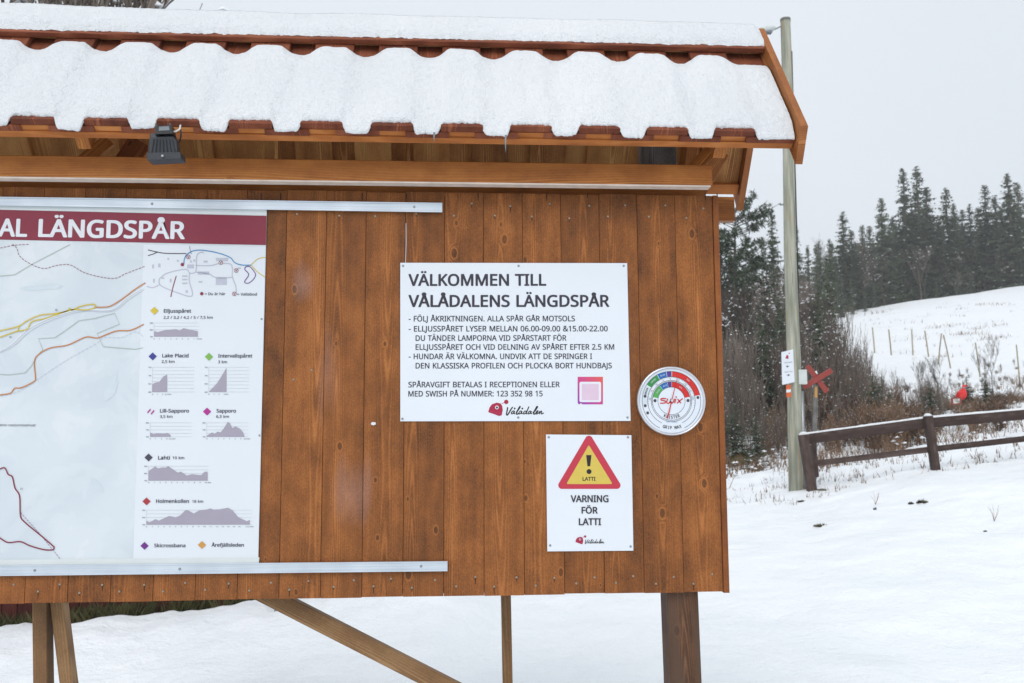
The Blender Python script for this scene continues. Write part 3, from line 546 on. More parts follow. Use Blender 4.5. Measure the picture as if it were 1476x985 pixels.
# ------------------------------------------------------------------ flat print helpers
GLYPHS = """&:587|271,580,318,567,353,541,366,524,381,483,383,458,379,426,368,397,350,372,299,328,268,308,423,159,457,216,479,286,550,286,518,191,487,137,468,114,585,0,490,0,420,67,366,28,303,2,252,-7,188,-6,156,0,127,10,102,24,81,42,65,63,52,89,45,117,44,175,57,220,83,256,142,303,166,318,114,387,97,438,98,481,104,504,127,541,165,567,215,580|209,273,159,239,136,215,121,186,116,152,120,124,129,101,146,81,168,66,194,57,258,56,314,71,375,111|220,522,202,516,186,506,175,493,165,457,172,421,192,387,225,350,276,385,304,419,313,458,311,476,294,505,262,522 +:459|257,311,417,311,417,254,257,254,257,89,200,89,200,254,40,254,40,311,200,311,200,477,257,477 ,:215|154,84,85,-103,33,-103,73,93,148,93 -:258|32,184,32,246,226,246,226,184 .:215|59,61,64,75,82,92,107,97,132,92,151,75,156,61,156,26,151,12,132,-6,107,-11,82,-6,64,12,59,26 /:298|290,573,77,0,8,0,221,573 0:459|418,242,409,163,390,97,376,70,339,27,316,12,290,1,261,-6,229,-8,188,-4,153,8,122,27,97,54,76,88,60,129,48,176,39,287,41,346,58,446,73,486,93,520,119,547,149,566,186,578,229,581,269,578,304,566,335,547,361,520,382,486,399,446,410,399,417,346|111,238,121,156,143,98,159,78,178,64,202,55,229,52,256,55,279,64,298,78,314,98,336,156,347,238,347,336,336,417,314,475,298,495,279,510,256,518,229,521,202,518,178,510,159,495,143,475,121,417,111,336 1:459|285,0,216,0,219,499,108,405,71,452,226,573,285,573 2:459|417,0,38,0,38,59,280,309,306,353,320,399,322,424,318,453,309,477,294,496,273,510,249,518,194,519,147,506,104,482,83,466,45,513,94,548,153,572,221,581,255,579,313,562,356,531,372,510,384,485,391,458,394,428,386,371,361,318,301,241,128,64,417,64 3:459|395,439,389,392,370,355,340,326,300,307,277,302,277,298,319,290,353,276,379,255,398,229,409,198,413,163,403,101,390,74,371,50,348,30,318,14,283,2,241,-6,136,-5,60,13,36,23,36,89,114,61,168,52,241,55,278,65,305,81,324,104,335,132,339,164,337,187,331,206,320,223,288,247,240,261,123,265,123,326,209,327,259,339,294,362,307,377,316,394,323,434,320,460,311,481,295,498,274,511,249,519,181,519,103,491,75,473,39,521,61,537,115,563,181,579,218,581,273,576,317,563,352,540,376,511,390,477 4:459|443,130,359,130,359,0,291,0,291,130,17,130,17,190,286,576,359,576,359,193,443,193|295,500,292,500,257,438,86,193,291,193 5:459|258,349,292,342,322,331,349,316,371,297,389,274,402,247,410,217,413,183,410,145,402,111,387,81,368,54,343,32,314,15,280,2,242,-5,170,-7,91,6,51,23,51,90,95,70,174,53,227,54,274,65,310,89,333,126,339,149,341,176,337,210,325,239,306,262,279,279,243,289,146,288,99,280,64,302,86,573,373,573,373,508,146,508,132,342,202,351 6:459|47,310,64,404,87,461,121,510,168,548,196,562,228,572,356,578,377,573,377,513,308,523,273,521,242,515,193,491,173,474,145,431,134,407,117,322,115,291,119,291,150,326,194,350,255,358,287,356,316,349,342,338,365,322,384,303,400,279,412,251,419,220,419,147,411,112,399,82,382,55,361,33,336,15,307,2,275,-5,239,-8,187,-1,140,19,101,54,84,76,59,133,46,204|238,51,270,55,297,66,320,84,337,109,348,143,351,184,348,218,339,247,324,271,302,289,274,300,241,303,195,296,157,276,131,248,117,215,116,181,129,129,146,99,170,74,201,57 7:459|109,0,344,508,35,508,35,573,419,573,419,518,187,0 8:459|261,579,291,574,341,553,362,538,378,519,390,497,398,472,399,421,394,401,374,367,329,325,291,303,355,265,389,234,411,196,419,148,416,118,408,90,395,65,378,44,356,26,330,11,267,-6,192,-6,157,0,126,10,100,24,78,42,61,63,49,87,42,115,39,146,47,194,68,232,99,264,158,299,107,336,81,366,64,401,58,444,60,472,68,497,80,518,97,537,141,565,197,579|108,145,112,119,121,96,138,76,161,60,192,51,229,48,265,51,295,60,319,76,336,96,346,120,350,148,343,182,324,211,274,246,217,270,174,249,142,225,121,197,110,164|228,524,200,521,176,514,155,502,139,486,130,466,128,422,141,391,164,367,232,330,296,367,325,406,330,441,327,466,318,486,302,502,282,514,257,521 9:459|414,263,405,199,387,139,358,86,318,42,265,11,232,0,117,-6,82,0,82,60,152,50,188,52,218,58,245,68,268,82,303,118,327,165,344,250,346,281,341,281,310,247,266,223,227,215,173,216,144,223,95,250,76,270,49,321,42,352,40,387,43,426,50,460,63,491,80,517,101,540,127,557,156,570,188,578,223,581,275,574,322,553,361,518,391,469,410,406,415,369|192,518,165,507,142,488,124,463,113,429,110,388,113,354,122,325,137,301,158,284,186,273,220,269,266,276,304,296,330,325,344,358,345,392,332,443,315,474,291,499,260,516,242,520 ::215|59,61,64,75,82,92,107,97,132,92,151,75,156,61,156,26,151,12,132,-6,107,-11,82,-6,64,12,59,26|59,405,64,419,82,436,107,441,132,436,151,419,156,405,156,369,151,355,132,338,107,332,82,338,64,355,59,369 =:459|45,334,45,391,412,391,412,334|45,174,45,231,412,231,412,174 A:512|437,0,368,177,141,177,73,0,0,0,224,575,289,575,512,0|255,500,230,415,165,241,346,241 B:521|241,573,307,569,361,558,404,541,434,515,453,478,459,431,453,389,437,354,409,328,372,309,350,304,350,300,395,288,433,267,461,236,476,191,478,163,475,130,467,100,454,74,436,52,413,33,354,8,279,0,78,0,78,573|300,331,334,339,357,352,372,371,381,394,384,423,380,451,369,474,351,490,324,502,289,509,150,511,150,329|150,269,150,61,311,64,346,74,371,91,388,112,398,138,401,168,395,205,388,221,362,247,321,263,260,269 C:507|294,516,241,502,217,490,178,456,149,410,131,353,125,286,128,241,135,200,147,164,164,132,186,105,213,83,244,68,281,58,371,58,460,78,460,15,369,-6,312,-8,257,-4,208,8,166,28,130,56,101,90,78,131,62,178,52,230,49,287,57,369,67,406,81,440,120,499,145,523,174,543,206,559,242,571,281,578,353,580,409,572,460,557,482,547,453,486,394,508,348,516 D:585|536,292,533,231,521,177,501,131,474,91,439,58,399,33,351,15,297,4,237,0,78,0,78,573,254,573,309,569,359,558,404,540,443,516,476,484,502,446,521,401,533,350|460,289,457,337,449,379,435,415,416,444,391,469,361,487,327,500,287,508,150,511,150,62,228,62,299,68,357,87,402,119,434,164,454,220 E:446|398,0,78,0,78,573,398,573,398,509,150,509,150,330,383,330,383,268,150,268,150,63,398,63 F:416|150,0,78,0,78,573,398,573,398,509,150,509,150,306,383,306,383,243,150,243 G:584|326,302,524,302,524,22,431,-1,323,-8,267,-4,217,8,173,28,136,55,105,89,81,130,63,176,52,229,49,286,53,343,65,395,84,442,111,482,145,517,186,544,233,564,286,577,377,580,465,565,516,547,489,484,421,508,342,517,298,514,259,505,225,489,195,468,170,441,150,409,136,373,127,332,124,286,134,202,146,166,164,133,187,106,216,84,251,68,292,58,385,56,452,68,452,238,326,238 H:594|516,0,443,0,443,267,150,267,150,0,78,0,78,573,150,573,150,330,443,330,443,573,516,573 I:272|239,0,32,0,32,42,99,57,99,515,32,531,32,573,239,573,239,531,172,515,172,57,239,42 J:219|-37,-150,-63,-142,-63,-81,-5,-89,33,-81,54,-65,69,-38,74,3,74,573,146,573,146,9,144,-26,138,-56,128,-82,114,-104,96,-122,52,-145,25,-150 K:496|496,0,411,0,209,273,150,222,150,0,78,0,78,573,150,573,150,290,403,573,488,573,261,323 L:420|78,0,78,573,150,573,150,64,400,64,400,0 M:727|330,0,142,502,139,502,144,347,144,0,78,0,78,573,184,573,361,103,364,103,544,573,650,573,650,0,578,0,584,501,581,501,390,0 N:609|532,0,447,0,141,476,138,476,144,320,144,0,78,0,78,573,161,573,467,99,470,99,464,249,464,573,532,573 O:626|576,244,561,166,531,101,510,73,486,49,459,29,428,13,393,1,355,-6,271,-6,232,1,196,13,165,29,138,49,114,73,94,101,65,167,56,204,49,288,52,344,62,396,78,442,100,482,130,517,166,545,208,565,258,577,314,581,369,577,417,565,459,545,495,517,524,483,547,442,564,396,574,344|127,241,134,200,145,163,161,131,182,104,207,83,238,67,273,58,314,55,354,58,390,67,420,83,445,104,465,131,481,163,492,200,499,241,501,287,496,354,481,411,456,457,421,491,373,511,314,518,274,515,238,506,207,490,182,469,161,443,145,411,134,374,127,333 P:485|229,573,297,568,352,553,393,528,421,495,439,454,444,404,439,358,433,336,411,296,375,262,324,238,256,225,150,223,150,0,78,0,78,573|150,511,150,285,242,286,298,296,338,318,352,334,362,352,368,375,370,401,366,435,354,462,334,484,306,499,269,508 Q:626|577,287,569,200,559,160,544,124,525,92,503,64,476,40,445,21,411,6,548,-136,444,-136,334,-7,271,-6,232,1,196,13,165,29,138,49,114,73,94,101,65,167,56,204,49,288,52,344,62,396,78,442,100,482,130,517,166,545,208,565,258,577,314,581,369,577,417,565,459,545,495,517,524,483,547,442,564,396,574,344|127,241,134,200,145,163,161,131,182,104,207,83,238,67,273,58,314,55,354,58,390,67,420,83,445,104,465,131,481,163,492,200,499,241,501,287,496,354,481,411,456,457,421,491,373,511,314,518,274,515,238,506,207,490,182,469,161,443,145,411,134,374,127,333 R:499|281,571,320,565,353,555,381,540,404,522,422,500,434,474,442,444,442,381,437,356,415,315,385,285,349,264,330,257,487,0,403,0,264,237,150,237,150,0,78,0,78,573|150,510,150,298,278,301,312,310,338,325,355,347,366,374,370,407,363,450,355,467,328,491,310,500,261,509 S:440|403,153,400,121,392,92,378,66,359,44,335,26,307,11,238,-6,137,-5,41,19,41,88,113,65,171,56,228,56,273,66,305,85,324,113,330,147,325,180,308,207,277,230,131,294,98,317,65,359,52,393,48,435,51,464,58,490,71,513,110,550,165,573,231,581,318,572,389,549,366,487,278,513,207,516,169,507,142,489,126,464,121,434,126,400,143,373,172,351,307,293,353,264,385,228,395,206,401,181 T:446|259,0,187,0,187,509,8,509,8,573,437,573,437,509,259,509 U:586|511,164,503,128,489,95,470,65,446,40,416,20,380,4,338,-5,290,-8,225,-2,171,18,128,50,97,93,78,144,72,204,72,573,144,573,144,201,148,158,161,122,182,93,211,72,248,59,294,55,327,57,355,63,379,73,415,105,427,126,440,174,442,573,513,573 V:481|481,573,277,0,204,0,0,573,75,573,241,80,277,207,405,573 W:746|735,573,583,0,510,0,370,488,342,373,234,0,161,0,10,573,85,573,201,87,232,227,333,573,407,573,544,87,572,224,660,573 X:470|467,0,385,0,233,249,79,0,3,0,193,298,15,573,95,573,236,348,377,573,453,573,276,300 Y:454|227,291,376,573,454,573,263,222,263,0,191,0,191,219,0,573,79,573 Z:459|427,0,30,0,30,55,332,508,40,508,40,573,419,573,419,518,118,64,427,64 a:450|279,433,318,422,347,403,368,375,381,338,385,293,385,0,334,0,320,61,279,22,234,-1,172,-8,124,-2,84,16,68,30,45,68,39,92,37,119,43,159,59,192,87,219,127,238,179,251,243,257,316,259,313,317,306,342,293,359,275,371,253,378,205,379,143,363,106,347,84,400,126,419,204,436|204,203,167,195,141,182,124,165,113,144,110,119,112,97,120,79,132,66,148,56,188,49,223,52,253,62,279,79,299,103,311,134,315,210 b:493|135,373,139,373,169,405,189,419,213,429,240,435,272,437,322,431,365,412,401,381,428,338,444,283,449,215,447,168,439,127,427,91,410,61,390,36,365,17,337,3,306,-5,272,-8,240,-6,213,0,189,10,153,38,139,55,133,55,119,0,68,0,68,609,139,609|260,379,231,377,207,371,172,348,159,330,144,282,139,214,142,165,150,125,165,93,187,69,219,55,261,51,297,55,325,69,348,93,363,126,373,166,376,216,373,265,363,306,348,338,325,360,296,374 c:385|204,-5,170,2,139,15,112,34,88,58,69,87,55,123,47,165,44,213,47,262,56,305,71,342,90,372,114,396,142,415,174,428,245,438,309,431,358,415,337,356,244,376,217,374,193,368,172,358,141,325,123,277,117,213,123,152,141,104,172,71,191,61,214,55,283,56,351,78,351,15,304,-2,264,-7 d:493|221,-8,171,-2,128,17,92,48,65,91,49,146,44,214,49,282,66,338,93,381,128,413,171,432,221,438,262,434,310,416,345,386,354,374,359,374,354,438,354,609,425,609,425,0,368,0,358,58,354,58,323,24,296,7,242,-7|232,51,273,55,305,67,328,88,343,117,352,154,355,213,352,263,343,304,329,336,306,360,274,375,231,379,196,374,168,359,146,334,130,300,120,260,117,213,120,165,130,125,146,93,168,69,197,55 e:452|234,438,269,435,301,427,329,414,354,396,374,373,390,346,402,315,409,281,411,201,117,201,122,157,134,119,154,90,181,69,215,56,280,53,370,73,392,82,392,20,327,-1,251,-8,212,-5,176,3,143,17,114,36,90,61,70,91,56,126,47,167,44,212,47,257,55,297,68,333,86,364,108,390,134,411,164,426,198,435|233,380,202,377,175,366,154,348,137,323,125,293,119,257,338,257,333,302,318,338,292,364,276,373 f:276|266,375,158,375,158,0,87,0,87,375,12,375,12,408,87,432,89,492,104,547,116,568,132,585,174,606,199,612,259,612,310,599,292,544,228,556,206,553,189,545,175,532,166,513,160,489,158,430,266,430 h:496|135,370,140,370,161,397,204,424,255,436,306,435,335,430,360,421,382,408,399,391,413,370,423,344,429,314,431,0,361,0,361,275,358,307,351,333,338,353,319,367,295,376,265,379,235,377,189,360,173,347,150,308,140,254,139,0,68,0,68,609,139,609 i:207|139,430,139,0,68,0,68,430|115,590,133,580,140,572,145,546,140,521,124,506,104,501,83,506,68,521,63,546,68,572,83,586,93,590 j:207|-27,-188,-44,-183,-44,-126,9,-134,39,-128,61,-108,68,-67,68,430,139,430,139,-64,133,-113,116,-151,103,-166,67,-186,44,-191|64,560,68,572,83,586,104,591,124,586,140,572,145,546,140,521,124,506,104,501,83,506,68,521,64,532 k:428|135,221,189,285,326,430,409,430,235,246,421,0,336,0,187,200,138,158,138,0,68,0,68,609,138,609 l:207|139,0,68,0,68,609,139,609 m:750|540,438,584,434,621,421,649,401,669,371,681,330,685,280,685,0,615,0,613,308,606,333,594,353,577,367,555,376,528,379,490,374,460,362,438,342,423,315,414,280,411,237,411,0,342,0,341,298,332,333,315,359,289,374,253,379,227,377,185,360,170,347,158,329,144,283,139,223,139,0,68,0,68,430,125,430,136,371,140,371,160,398,186,418,233,435,266,438,298,436,325,430,349,420,369,406,386,388,398,366,402,366,418,388,438,406,461,420,512,436 n:496|322,434,361,421,391,401,413,371,426,330,431,280,431,0,361,0,361,275,358,307,351,333,338,353,319,367,295,376,265,379,222,374,189,361,166,338,151,308,142,269,139,223,139,0,68,0,68,430,125,430,136,371,140,371,175,409,222,431,257,437 o:485|442,216,436,150,417,95,404,71,369,33,348,18,299,-1,241,-8,188,-1,140,18,100,51,70,95,51,150,44,216,47,261,55,301,68,336,87,367,110,392,137,412,169,426,204,435,244,438,281,435,316,426,347,412,374,392,398,367,417,336,431,301,439,261|117,216,123,154,130,128,141,105,155,86,192,59,216,53,270,53,294,59,331,86,345,105,356,128,367,184,367,248,363,277,345,325,331,344,314,359,294,370,242,379,202,374,171,359,147,335,130,303,120,263 p:493|273,438,322,432,365,413,401,383,428,339,444,284,449,216,447,170,439,129,427,93,410,62,390,37,365,17,337,3,306,-5,251,-7,197,7,158,33,139,55,134,55,139,-16,139,-192,68,-192,68,430,126,430,136,371,182,414,231,434|260,379,233,377,190,362,161,333,145,289,139,216,144,152,159,103,188,70,208,59,233,53,286,53,308,60,326,72,354,108,371,157,376,217,373,262,363,302,348,334,325,359,296,374 r:331|319,433,310,368,264,374,232,369,189,346,166,321,149,289,140,251,139,0,68,0,68,430,126,430,134,351,137,351,170,395,198,418,231,433,249,437 s:384|346,92,339,69,327,49,292,18,268,6,241,-2,176,-8,99,-1,42,19,42,83,128,54,178,49,211,51,236,57,256,66,269,79,277,94,279,123,264,150,222,176,84,239,57,266,48,283,41,324,46,358,61,386,85,408,118,425,157,435,228,437,298,424,339,409,315,353,238,377,171,379,131,366,118,356,111,343,109,317,119,298,154,274,289,215,321,191,333,176,346,140 t:289|264,56,272,59,272,5,213,-8,157,-3,120,13,91,44,76,93,74,375,13,375,13,409,75,437,103,528,144,528,144,430,269,430,269,375,144,375,146,103,153,83,163,69,177,58,193,52 u:496|427,430,427,0,370,0,359,57,321,20,290,4,220,-8,159,-1,134,8,112,21,95,38,81,59,71,85,65,114,63,430,135,430,137,122,145,96,158,76,176,62,200,53,260,53,285,59,306,69,323,82,336,100,352,146,357,206,357,430 v:407|163,0,0,430,75,430,201,63,204,63,241,176,332,430,407,430,244,0 Ä:512|437,0,368,177,141,177,73,0,0,0,224,575,289,575,512,0|255,500,230,415,165,241,346,241|144,701,154,719,180,728,199,724,213,711,218,689,213,667,199,653,171,650,154,659,144,677|298,711,312,724,340,727,357,719,367,701,367,677,357,659,340,650,312,653,298,667,295,677 Å:512|437,0,368,177,141,177,73,0,0,0,224,575,289,575,512,0|255,500,230,415,165,241,346,241|230,537,209,545,191,557,177,574,169,595,169,645,177,665,191,682,209,694,230,702,278,702,299,694,318,682,332,665,340,645,343,621,340,595,332,574,318,557,300,545,278,537|267,576,287,587,298,607,298,633,286,653,266,663,242,663,222,653,211,633,214,596,230,580,241,576 Ö:626|576,244,561,166,531,101,510,73,486,49,459,29,428,13,393,1,355,-6,271,-6,232,1,196,13,165,29,138,49,114,73,94,101,65,167,56,204,49,288,52,344,62,396,78,442,100,482,130,517,166,545,208,565,258,577,314,581,369,577,417,565,459,545,495,517,524,483,547,442,564,396,574,344|127,241,134,200,145,163,161,131,182,104,207,83,238,67,273,58,314,55,354,58,390,67,420,83,445,104,465,131,481,163,492,200,499,241,501,287,496,354,481,411,456,457,421,491,373,511,314,518,274,515,238,506,207,490,182,469,161,443,145,411,134,374,127,333|206,711,220,724,249,727,265,719,272,711,277,689,272,667,258,653,229,650,213,659,206,667,203,677|353,701,363,719,379,727,407,724,422,711,427,689,422,667,407,653,379,650,363,659,353,677 ä:450|279,433,318,422,347,403,368,375,381,338,385,293,385,0,334,0,320,61,279,22,234,-1,172,-8,124,-2,84,16,68,30,45,68,39,92,37,119,43,159,59,192,87,219,127,238,179,251,243,257,316,259,313,317,306,342,293,359,275,371,253,378,205,379,143,363,106,347,84,400,126,419,204,436|204,203,167,195,141,182,124,165,113,144,110,119,112,97,120,79,132,66,148,56,188,49,223,52,253,62,279,79,299,103,311,134,315,210|114,559,124,576,141,584,169,581,183,569,188,546,183,524,169,510,141,507,124,516,114,534|265,559,275,576,291,584,319,581,333,569,338,546,333,524,319,510,291,507,275,516,265,534 å:450|279,433,318,422,347,403,368,375,381,338,385,293,385,0,334,0,320,61,279,22,234,-1,172,-8,124,-2,84,16,68,30,45,68,39,92,37,119,43,159,59,192,87,219,127,238,179,251,243,257,316,259,313,317,306,342,293,359,275,371,253,378,205,379,143,363,106,347,84,400,126,419,204,436|204,203,167,195,141,182,124,165,113,144,110,119,112,97,120,79,132,66,148,56,188,49,223,52,253,62,279,79,299,103,311,134,315,210|200,488,179,496,161,508,148,525,140,546,137,571,140,596,148,616,161,633,179,645,200,653,248,653,269,645,288,633,302,617,311,596,314,572,311,547,302,525,288,508,270,496,249,488|237,527,257,538,268,558,268,584,257,604,237,615,212,615,192,604,181,584,181,558,191,538,211,527"""
FONT = {}
for item in GLYPHS.split(' '):
    if not item: continue
    ch_, rest = item[0], item[2:]; bits = rest.split('|')
    loops = []
    for b_ in bits[1:]:
        q = [int(v) for v in b_.split(',')]; loops.append([(q[i]/1000, q[i+1]/1000) for i in range(0, len(q), 2)])
    FONT[ch_] = (int(bits[0])/1000, loops)
from mathutils.geometry import tessellate_polygon
_gm = {}
def glyph(ch):
    if ch not in _gm:
        adv, loops = FONT[ch]; flat = [Vector((x, y, 0)) for l in loops for x, y in l]
        offs = []; n0 = 0
        for l in loops: offs.append(n0); n0 += len(l)
        inside = lambda p, l: sum(((a[1] > p[1]) != (b[1] > p[1])) and p[0] < (b[0]-a[0])*(p[1]-a[1])/(b[1]-a[1])+a[0] for a, b in zip(l, l[1:]+l[:1])) % 2 == 1
        host = [next((j for j, m in enumerate(loops) if j != i and inside(l[0], m)), None) for i, l in enumerate(loops)]
        tris = []
        for i, l in enumerate(loops):
            if host[i] is not None: continue
            grp = [i]+[j for j in range(len(loops)) if host[j] == i]
            mp_idx = [offs[j]+q for j in grp for q in range(len(loops[j]))]
            tris += [tuple(mp_idx[q] for q in t) for t in tessellate_polygon([[Vector((x, y, 0)) for x, y in loops[j]] for j in grp])]
        out = []
        for t in tris:
            a_, b_, c_ = (flat[i] for i in t)
            cr = (b_-a_).cross(c_-a_).z
            if abs(cr) > 1e-9: out.append(t if cr > 0 else t[::-1])
        _gm[ch] = (adv, flat, out)
    return _gm[ch]
def text_mesh(body, bold, shear, res):
    """filled letters on a baseline; a bolder weight is several impressions a hair apart"""
    vs, fs = [], []; k = 1 if bold <= 0 else (3 if res < 2 else 6)
    for c in range(k):
        ox, oy = (0, 0) if k == 1 else (bold*math.cos(2*math.pi*c/k), bold*.75*math.sin(2*math.pi*c/k)); x = 0.
        for ch in body:
            if ch == ' ': x += .26; continue
            adv, fl_, tr_ = glyph(ch); n = len(vs)
            vs += [Vector((v.x+x+ox*(.08 if v.y > .725 else 1)+shear*v.y, v.y+oy*(.08 if v.y > .725 else 1), c*.01)) for v in fl_]; fs += [tuple(i+n for i in t) for t in tr_]; x += adv
    return vs, fs
CAPH = max(v.y for v in glyph('H')[1])
def txt(body, x0, y0, x1, y1, cap, mat, Y, parent, bold=.012, shear=0., res=3, name='lettering', mb=None):
    vs, fs = text_mesh(body, bold, shear, res)
    a, b = min(v.x for v in vs), max(v.x for v in vs)
    A = at(x0, y0, Y); B = at(x1, y1, Y); C_ = at(x0, y0-cap, Y); hgt = (C_-A).z
    out = [A + (B-A)*((v.x-a)/(b-a)) + Vector((0, -v.z*.004, hgt*v.y/CAPH)) for v in vs]
    if mb is not None: mb.add(out, fs); return
    return mesh_obj(name, out, fs, M[mat], parent)
def poly_px(pts, mat, Y, parent, name):
    return mesh_obj(name, [at(x, y, Y) for x, y in pts], [tuple(range(len(pts)))[::-1]], M[mat], parent)
def smooth_line(pts, n=6):
    if len(pts) < 3: return pts
    out = []; P = [pts[0]]+list(pts)+[pts[-1]]
    for i in range(1, len(P)-2):
        p0, p1, p2, p3 = P[i-1:i+3]
        for k in range(n):
            t = k/n
            out.append(tuple(.5*((2*p1[q])+(-p0[q]+p2[q])*t+(2*p0[q]-5*p1[q]+4*p2[q]-p3[q])*t*t+(-p0[q]+3*p1[q]-3*p2[q]+p3[q])*t**3) for q in (0, 1)))
    out.append(pts[-1]); return out
def stroke(pts, wpx, mat, Y, parent, name='trail_line', dash=None, sm=True):
    if sm: pts = smooth_line(pts)
    P = [at(x, y, Y) for x, y in pts]; w_ = wpx*3.3/1300/2; mb = MB()
    if dash:
        Q = []; acc = 0.; on, off = dash[0]*3.3/1300, dash[1]*3.3/1300
        for a_, b_ in zip(P, P[1:]):
            L = (b_-a_).length; t = 0.
            while t < L:
                ph_ = acc % (on+off); st = min(L-t, (on-ph_) if ph_ < on else (on+off-ph_))
                st = max(st, 1e-5)
                if ph_ < on: Q.append((a_.lerp(b_, t/L), a_.lerp(b_, min(1, (t+st)/L))))
                t += st; acc += st
        segs = Q
        for a_, b_ in segs:
            d = (b_-a_); 
            if d.length < 1e-6: continue
            d.normalize(); n_ = Vector((d.z, 0, -d.x))*w_
            mb.add([a_+n_, b_+n_, b_-n_, a_-n_], [(0,1,2,3)])
    else:
        L_, R_ = [], []
        for i in range(len(P)):
            d = P[min(i+1, len(P)-1)]-P[max(i-1, 0)]; d.normalize(); n_ = Vector((d.z, 0, -d.x))*w_
            L_.append(P[i]+n_); R_.append(P[i]-n_)
        n = len(P); mb.add(L_+R_, [(i, i+1, n+i+1, n+i) for i in range(n-1)])
    o = mesh_obj(name, mb.v, mb.f, M[mat], parent)
    return o
def disc_px(cx, cy, r, mat, Y, parent, name, n=20):
    return poly_px([(cx+r*math.cos(-2*math.pi*i/n), cy+r*math.sin(-2*math.pi*i/n)) for i in range(n)], mat, Y, parent, name)
def round_poly(pts, r, n=5):
    out = []; k = len(pts)
    for i in range(k):
        p = Vector(pts[i]); a = (Vector(pts[i-1])-p).normalized(); b = (Vector(pts[(i+1) % k])-p).normalized()
        ang = a.angle(b); t = r/math.tan(ang/2); A, B = p+a*t, p+b*t; c = p+(a+b).normalized()*(r/math.sin(ang/2))
        for j in range(n+1):
            q = A.lerp(B, j/n); out.append(tuple(c+(q-c).normalized()*r))
    return out
def slab_px(corners, Y, th, mat, parent, name):
    P = [at(x, y, Y-th) for x, y in corners]
    return MB().prism(P, (0,0,0), (0,th,0)).build(name, mat, parent)
def screw(px, py, Y, parent, r=.0052):
    p = at(px, py, Y); mb = MB().tube([p, p+Vector((0,-.0025,0))], [r, r*.75], 10)
    mb.box((p.x-r*.7, p.y-.0029, p.z-.0006), (p.x+r*.7, p.y-.0024, p.z+.0006))
    return mb.build('screw', M['steel'], parent)

# ------------------------------------------------------------------ trail map
YM = -.0065
mo = at(190, 560, YM)
mp_ = empty('trail_map', mo, 'wide printed ski trail map banner clamped between two aluminium rails', 'trail map')
XL = -420
slab_px([(XL,284),(384,297.5),(384.5,308),(372,806),(371,812),(XL,821)], -.003, .003, M['vinyl'], mp_, 'map_sheet')
poly_px([(207,352.5),(382.8,356),(372.3,805),(192,809)], 'vinyl2', YM-.0002, mp_, 'legend_panel')
poly_px([(XL,293),(384.2,311.5),(383.2,353.5),(XL,337)], 'crimson', YM-.0005, mp_, 'title_band')
poly_px([(XL,285),(384.4,297.5),(384.3,311),(XL,293)], 'hem', YM-.0008, mp_, 'top_hem')
poly_px([(XL,811),(374,803.5),(373,813),(XL,822)], 'hem', YM-.0008, mp_, 'bottom_hem')
Y1, Y2, Y3 = YM-.0010, YM-.0014, YM-.0018
txt('AL', -3, 340.3, 39, 341, 24.4, 'white', Y1, mp_, .030)
txt('LÄNGDSPÅR', 54.8, 341, 266.6, 344.3, 24.4, 'white', Y1, mp_, .030)
def c4(pts): return [(x/3.0775, 300+y/3.0775) for x, y in pts]
def c5(pts): return [(x/2.5575, 600+y/2.5575) for x, y in pts]
def ci(pts): return [(200+x/3.647, 350+y/3.647) for x, y in pts]
def cl(pts): return [(190+x/4.105, 570+y/4.105) for x, y in pts]
stroke(c4([(-60,660),(0,632),(50,605),(150,520),(330,455),(490,450),(560,400),(640,350)]), 1.6, 'pale', Y1, mp_)
stroke(c4([(-60,670),(0,642),(60,612),(160,530),(340,463),(495,458),(570,408),(640,362)]), .7, 'road', Y1, mp_)
stroke(c4([(-80,200),(0,178),(60,166),(130,161)]), .8, 'crimson', Y2, mp_, dash=(3.5,1.6))
stroke(c4([(55,160),(75,180),(85,210),(120,240),(190,268),(250,255),(310,252),(370,285),(440,305),(510,312),(560,290),(645,258)]), .8, 'crimson', Y2, mp_, dash=(3.5,1.6))
stroke(c4([(-80,306),(0,302),(65,296),(150,245),(310,162)]), .8, 'sage', Y2, mp_, sm=False)
stroke(c4([(0,738),(40,740),(110,732),(140,700),(160,660),(190,628),(170,580),(245,575),(300,537),(350,500),(420,490),(508,467),(530,515),(430,557),(458,615),(600,627),(635,620)]), .8, 'sage', Y2, mp_, sm=False)
stroke(c4([(0,835),(80,815),(160,765),(240,710),(330,655),(430,600),(460,575),(540,575),(600,550),(635,570)]), .6, 'road', Y2, mp_, dash=(4,2))
stroke(c4([(425,440),(455,440),(490,435),(540,405),(600,360),(645,332)]), 1.5, 'orange', Y3, mp_)
stroke(c4([(-60,850),(0,830),(45,822),(65,800),(95,797),(150,770),(157,750),(152,690),(165,655),(220,622),(300,608),(380,573),(430,577),(470,562),(520,545),(580,542),(637,516)]), 1.5, 'orange', Y3, mp_)
stroke(c4([(-60,560),(0,545),(80,525),(120,500),(180,475),(250,468),(300,455),(308,445),(320,452),(360,435),(410,427),(422,432),(415,445),(380,452),(320,452),(250,473),(200,490),(140,505),(120,538),(70,548),(0,573),(-60,590)]), 1.6, 'myellow', Y3-.0003, mp_)
stroke(c4([(84,525),(78,547)]), 1.4, 'myellow', Y3, mp_); stroke(c4([(248,466),(256,476)]), 1.2, 'myellow', Y3, mp_)
stroke(c5([(-40,215),(0,195),(18,192),(30,215),(45,224),(55,265),(72,295),(75,365),(90,390),(150,440),(192,476),(199,484),(193,493),(160,492),(110,478),(75,463),(30,466),(0,450),(-40,425)]), 1.7, 'crimson', Y3, mp_)
stroke(c5([(75,355),(150,438),(220,525)]), .6, 'purple', Y2, mp_, dash=(3,1.5), sm=False)
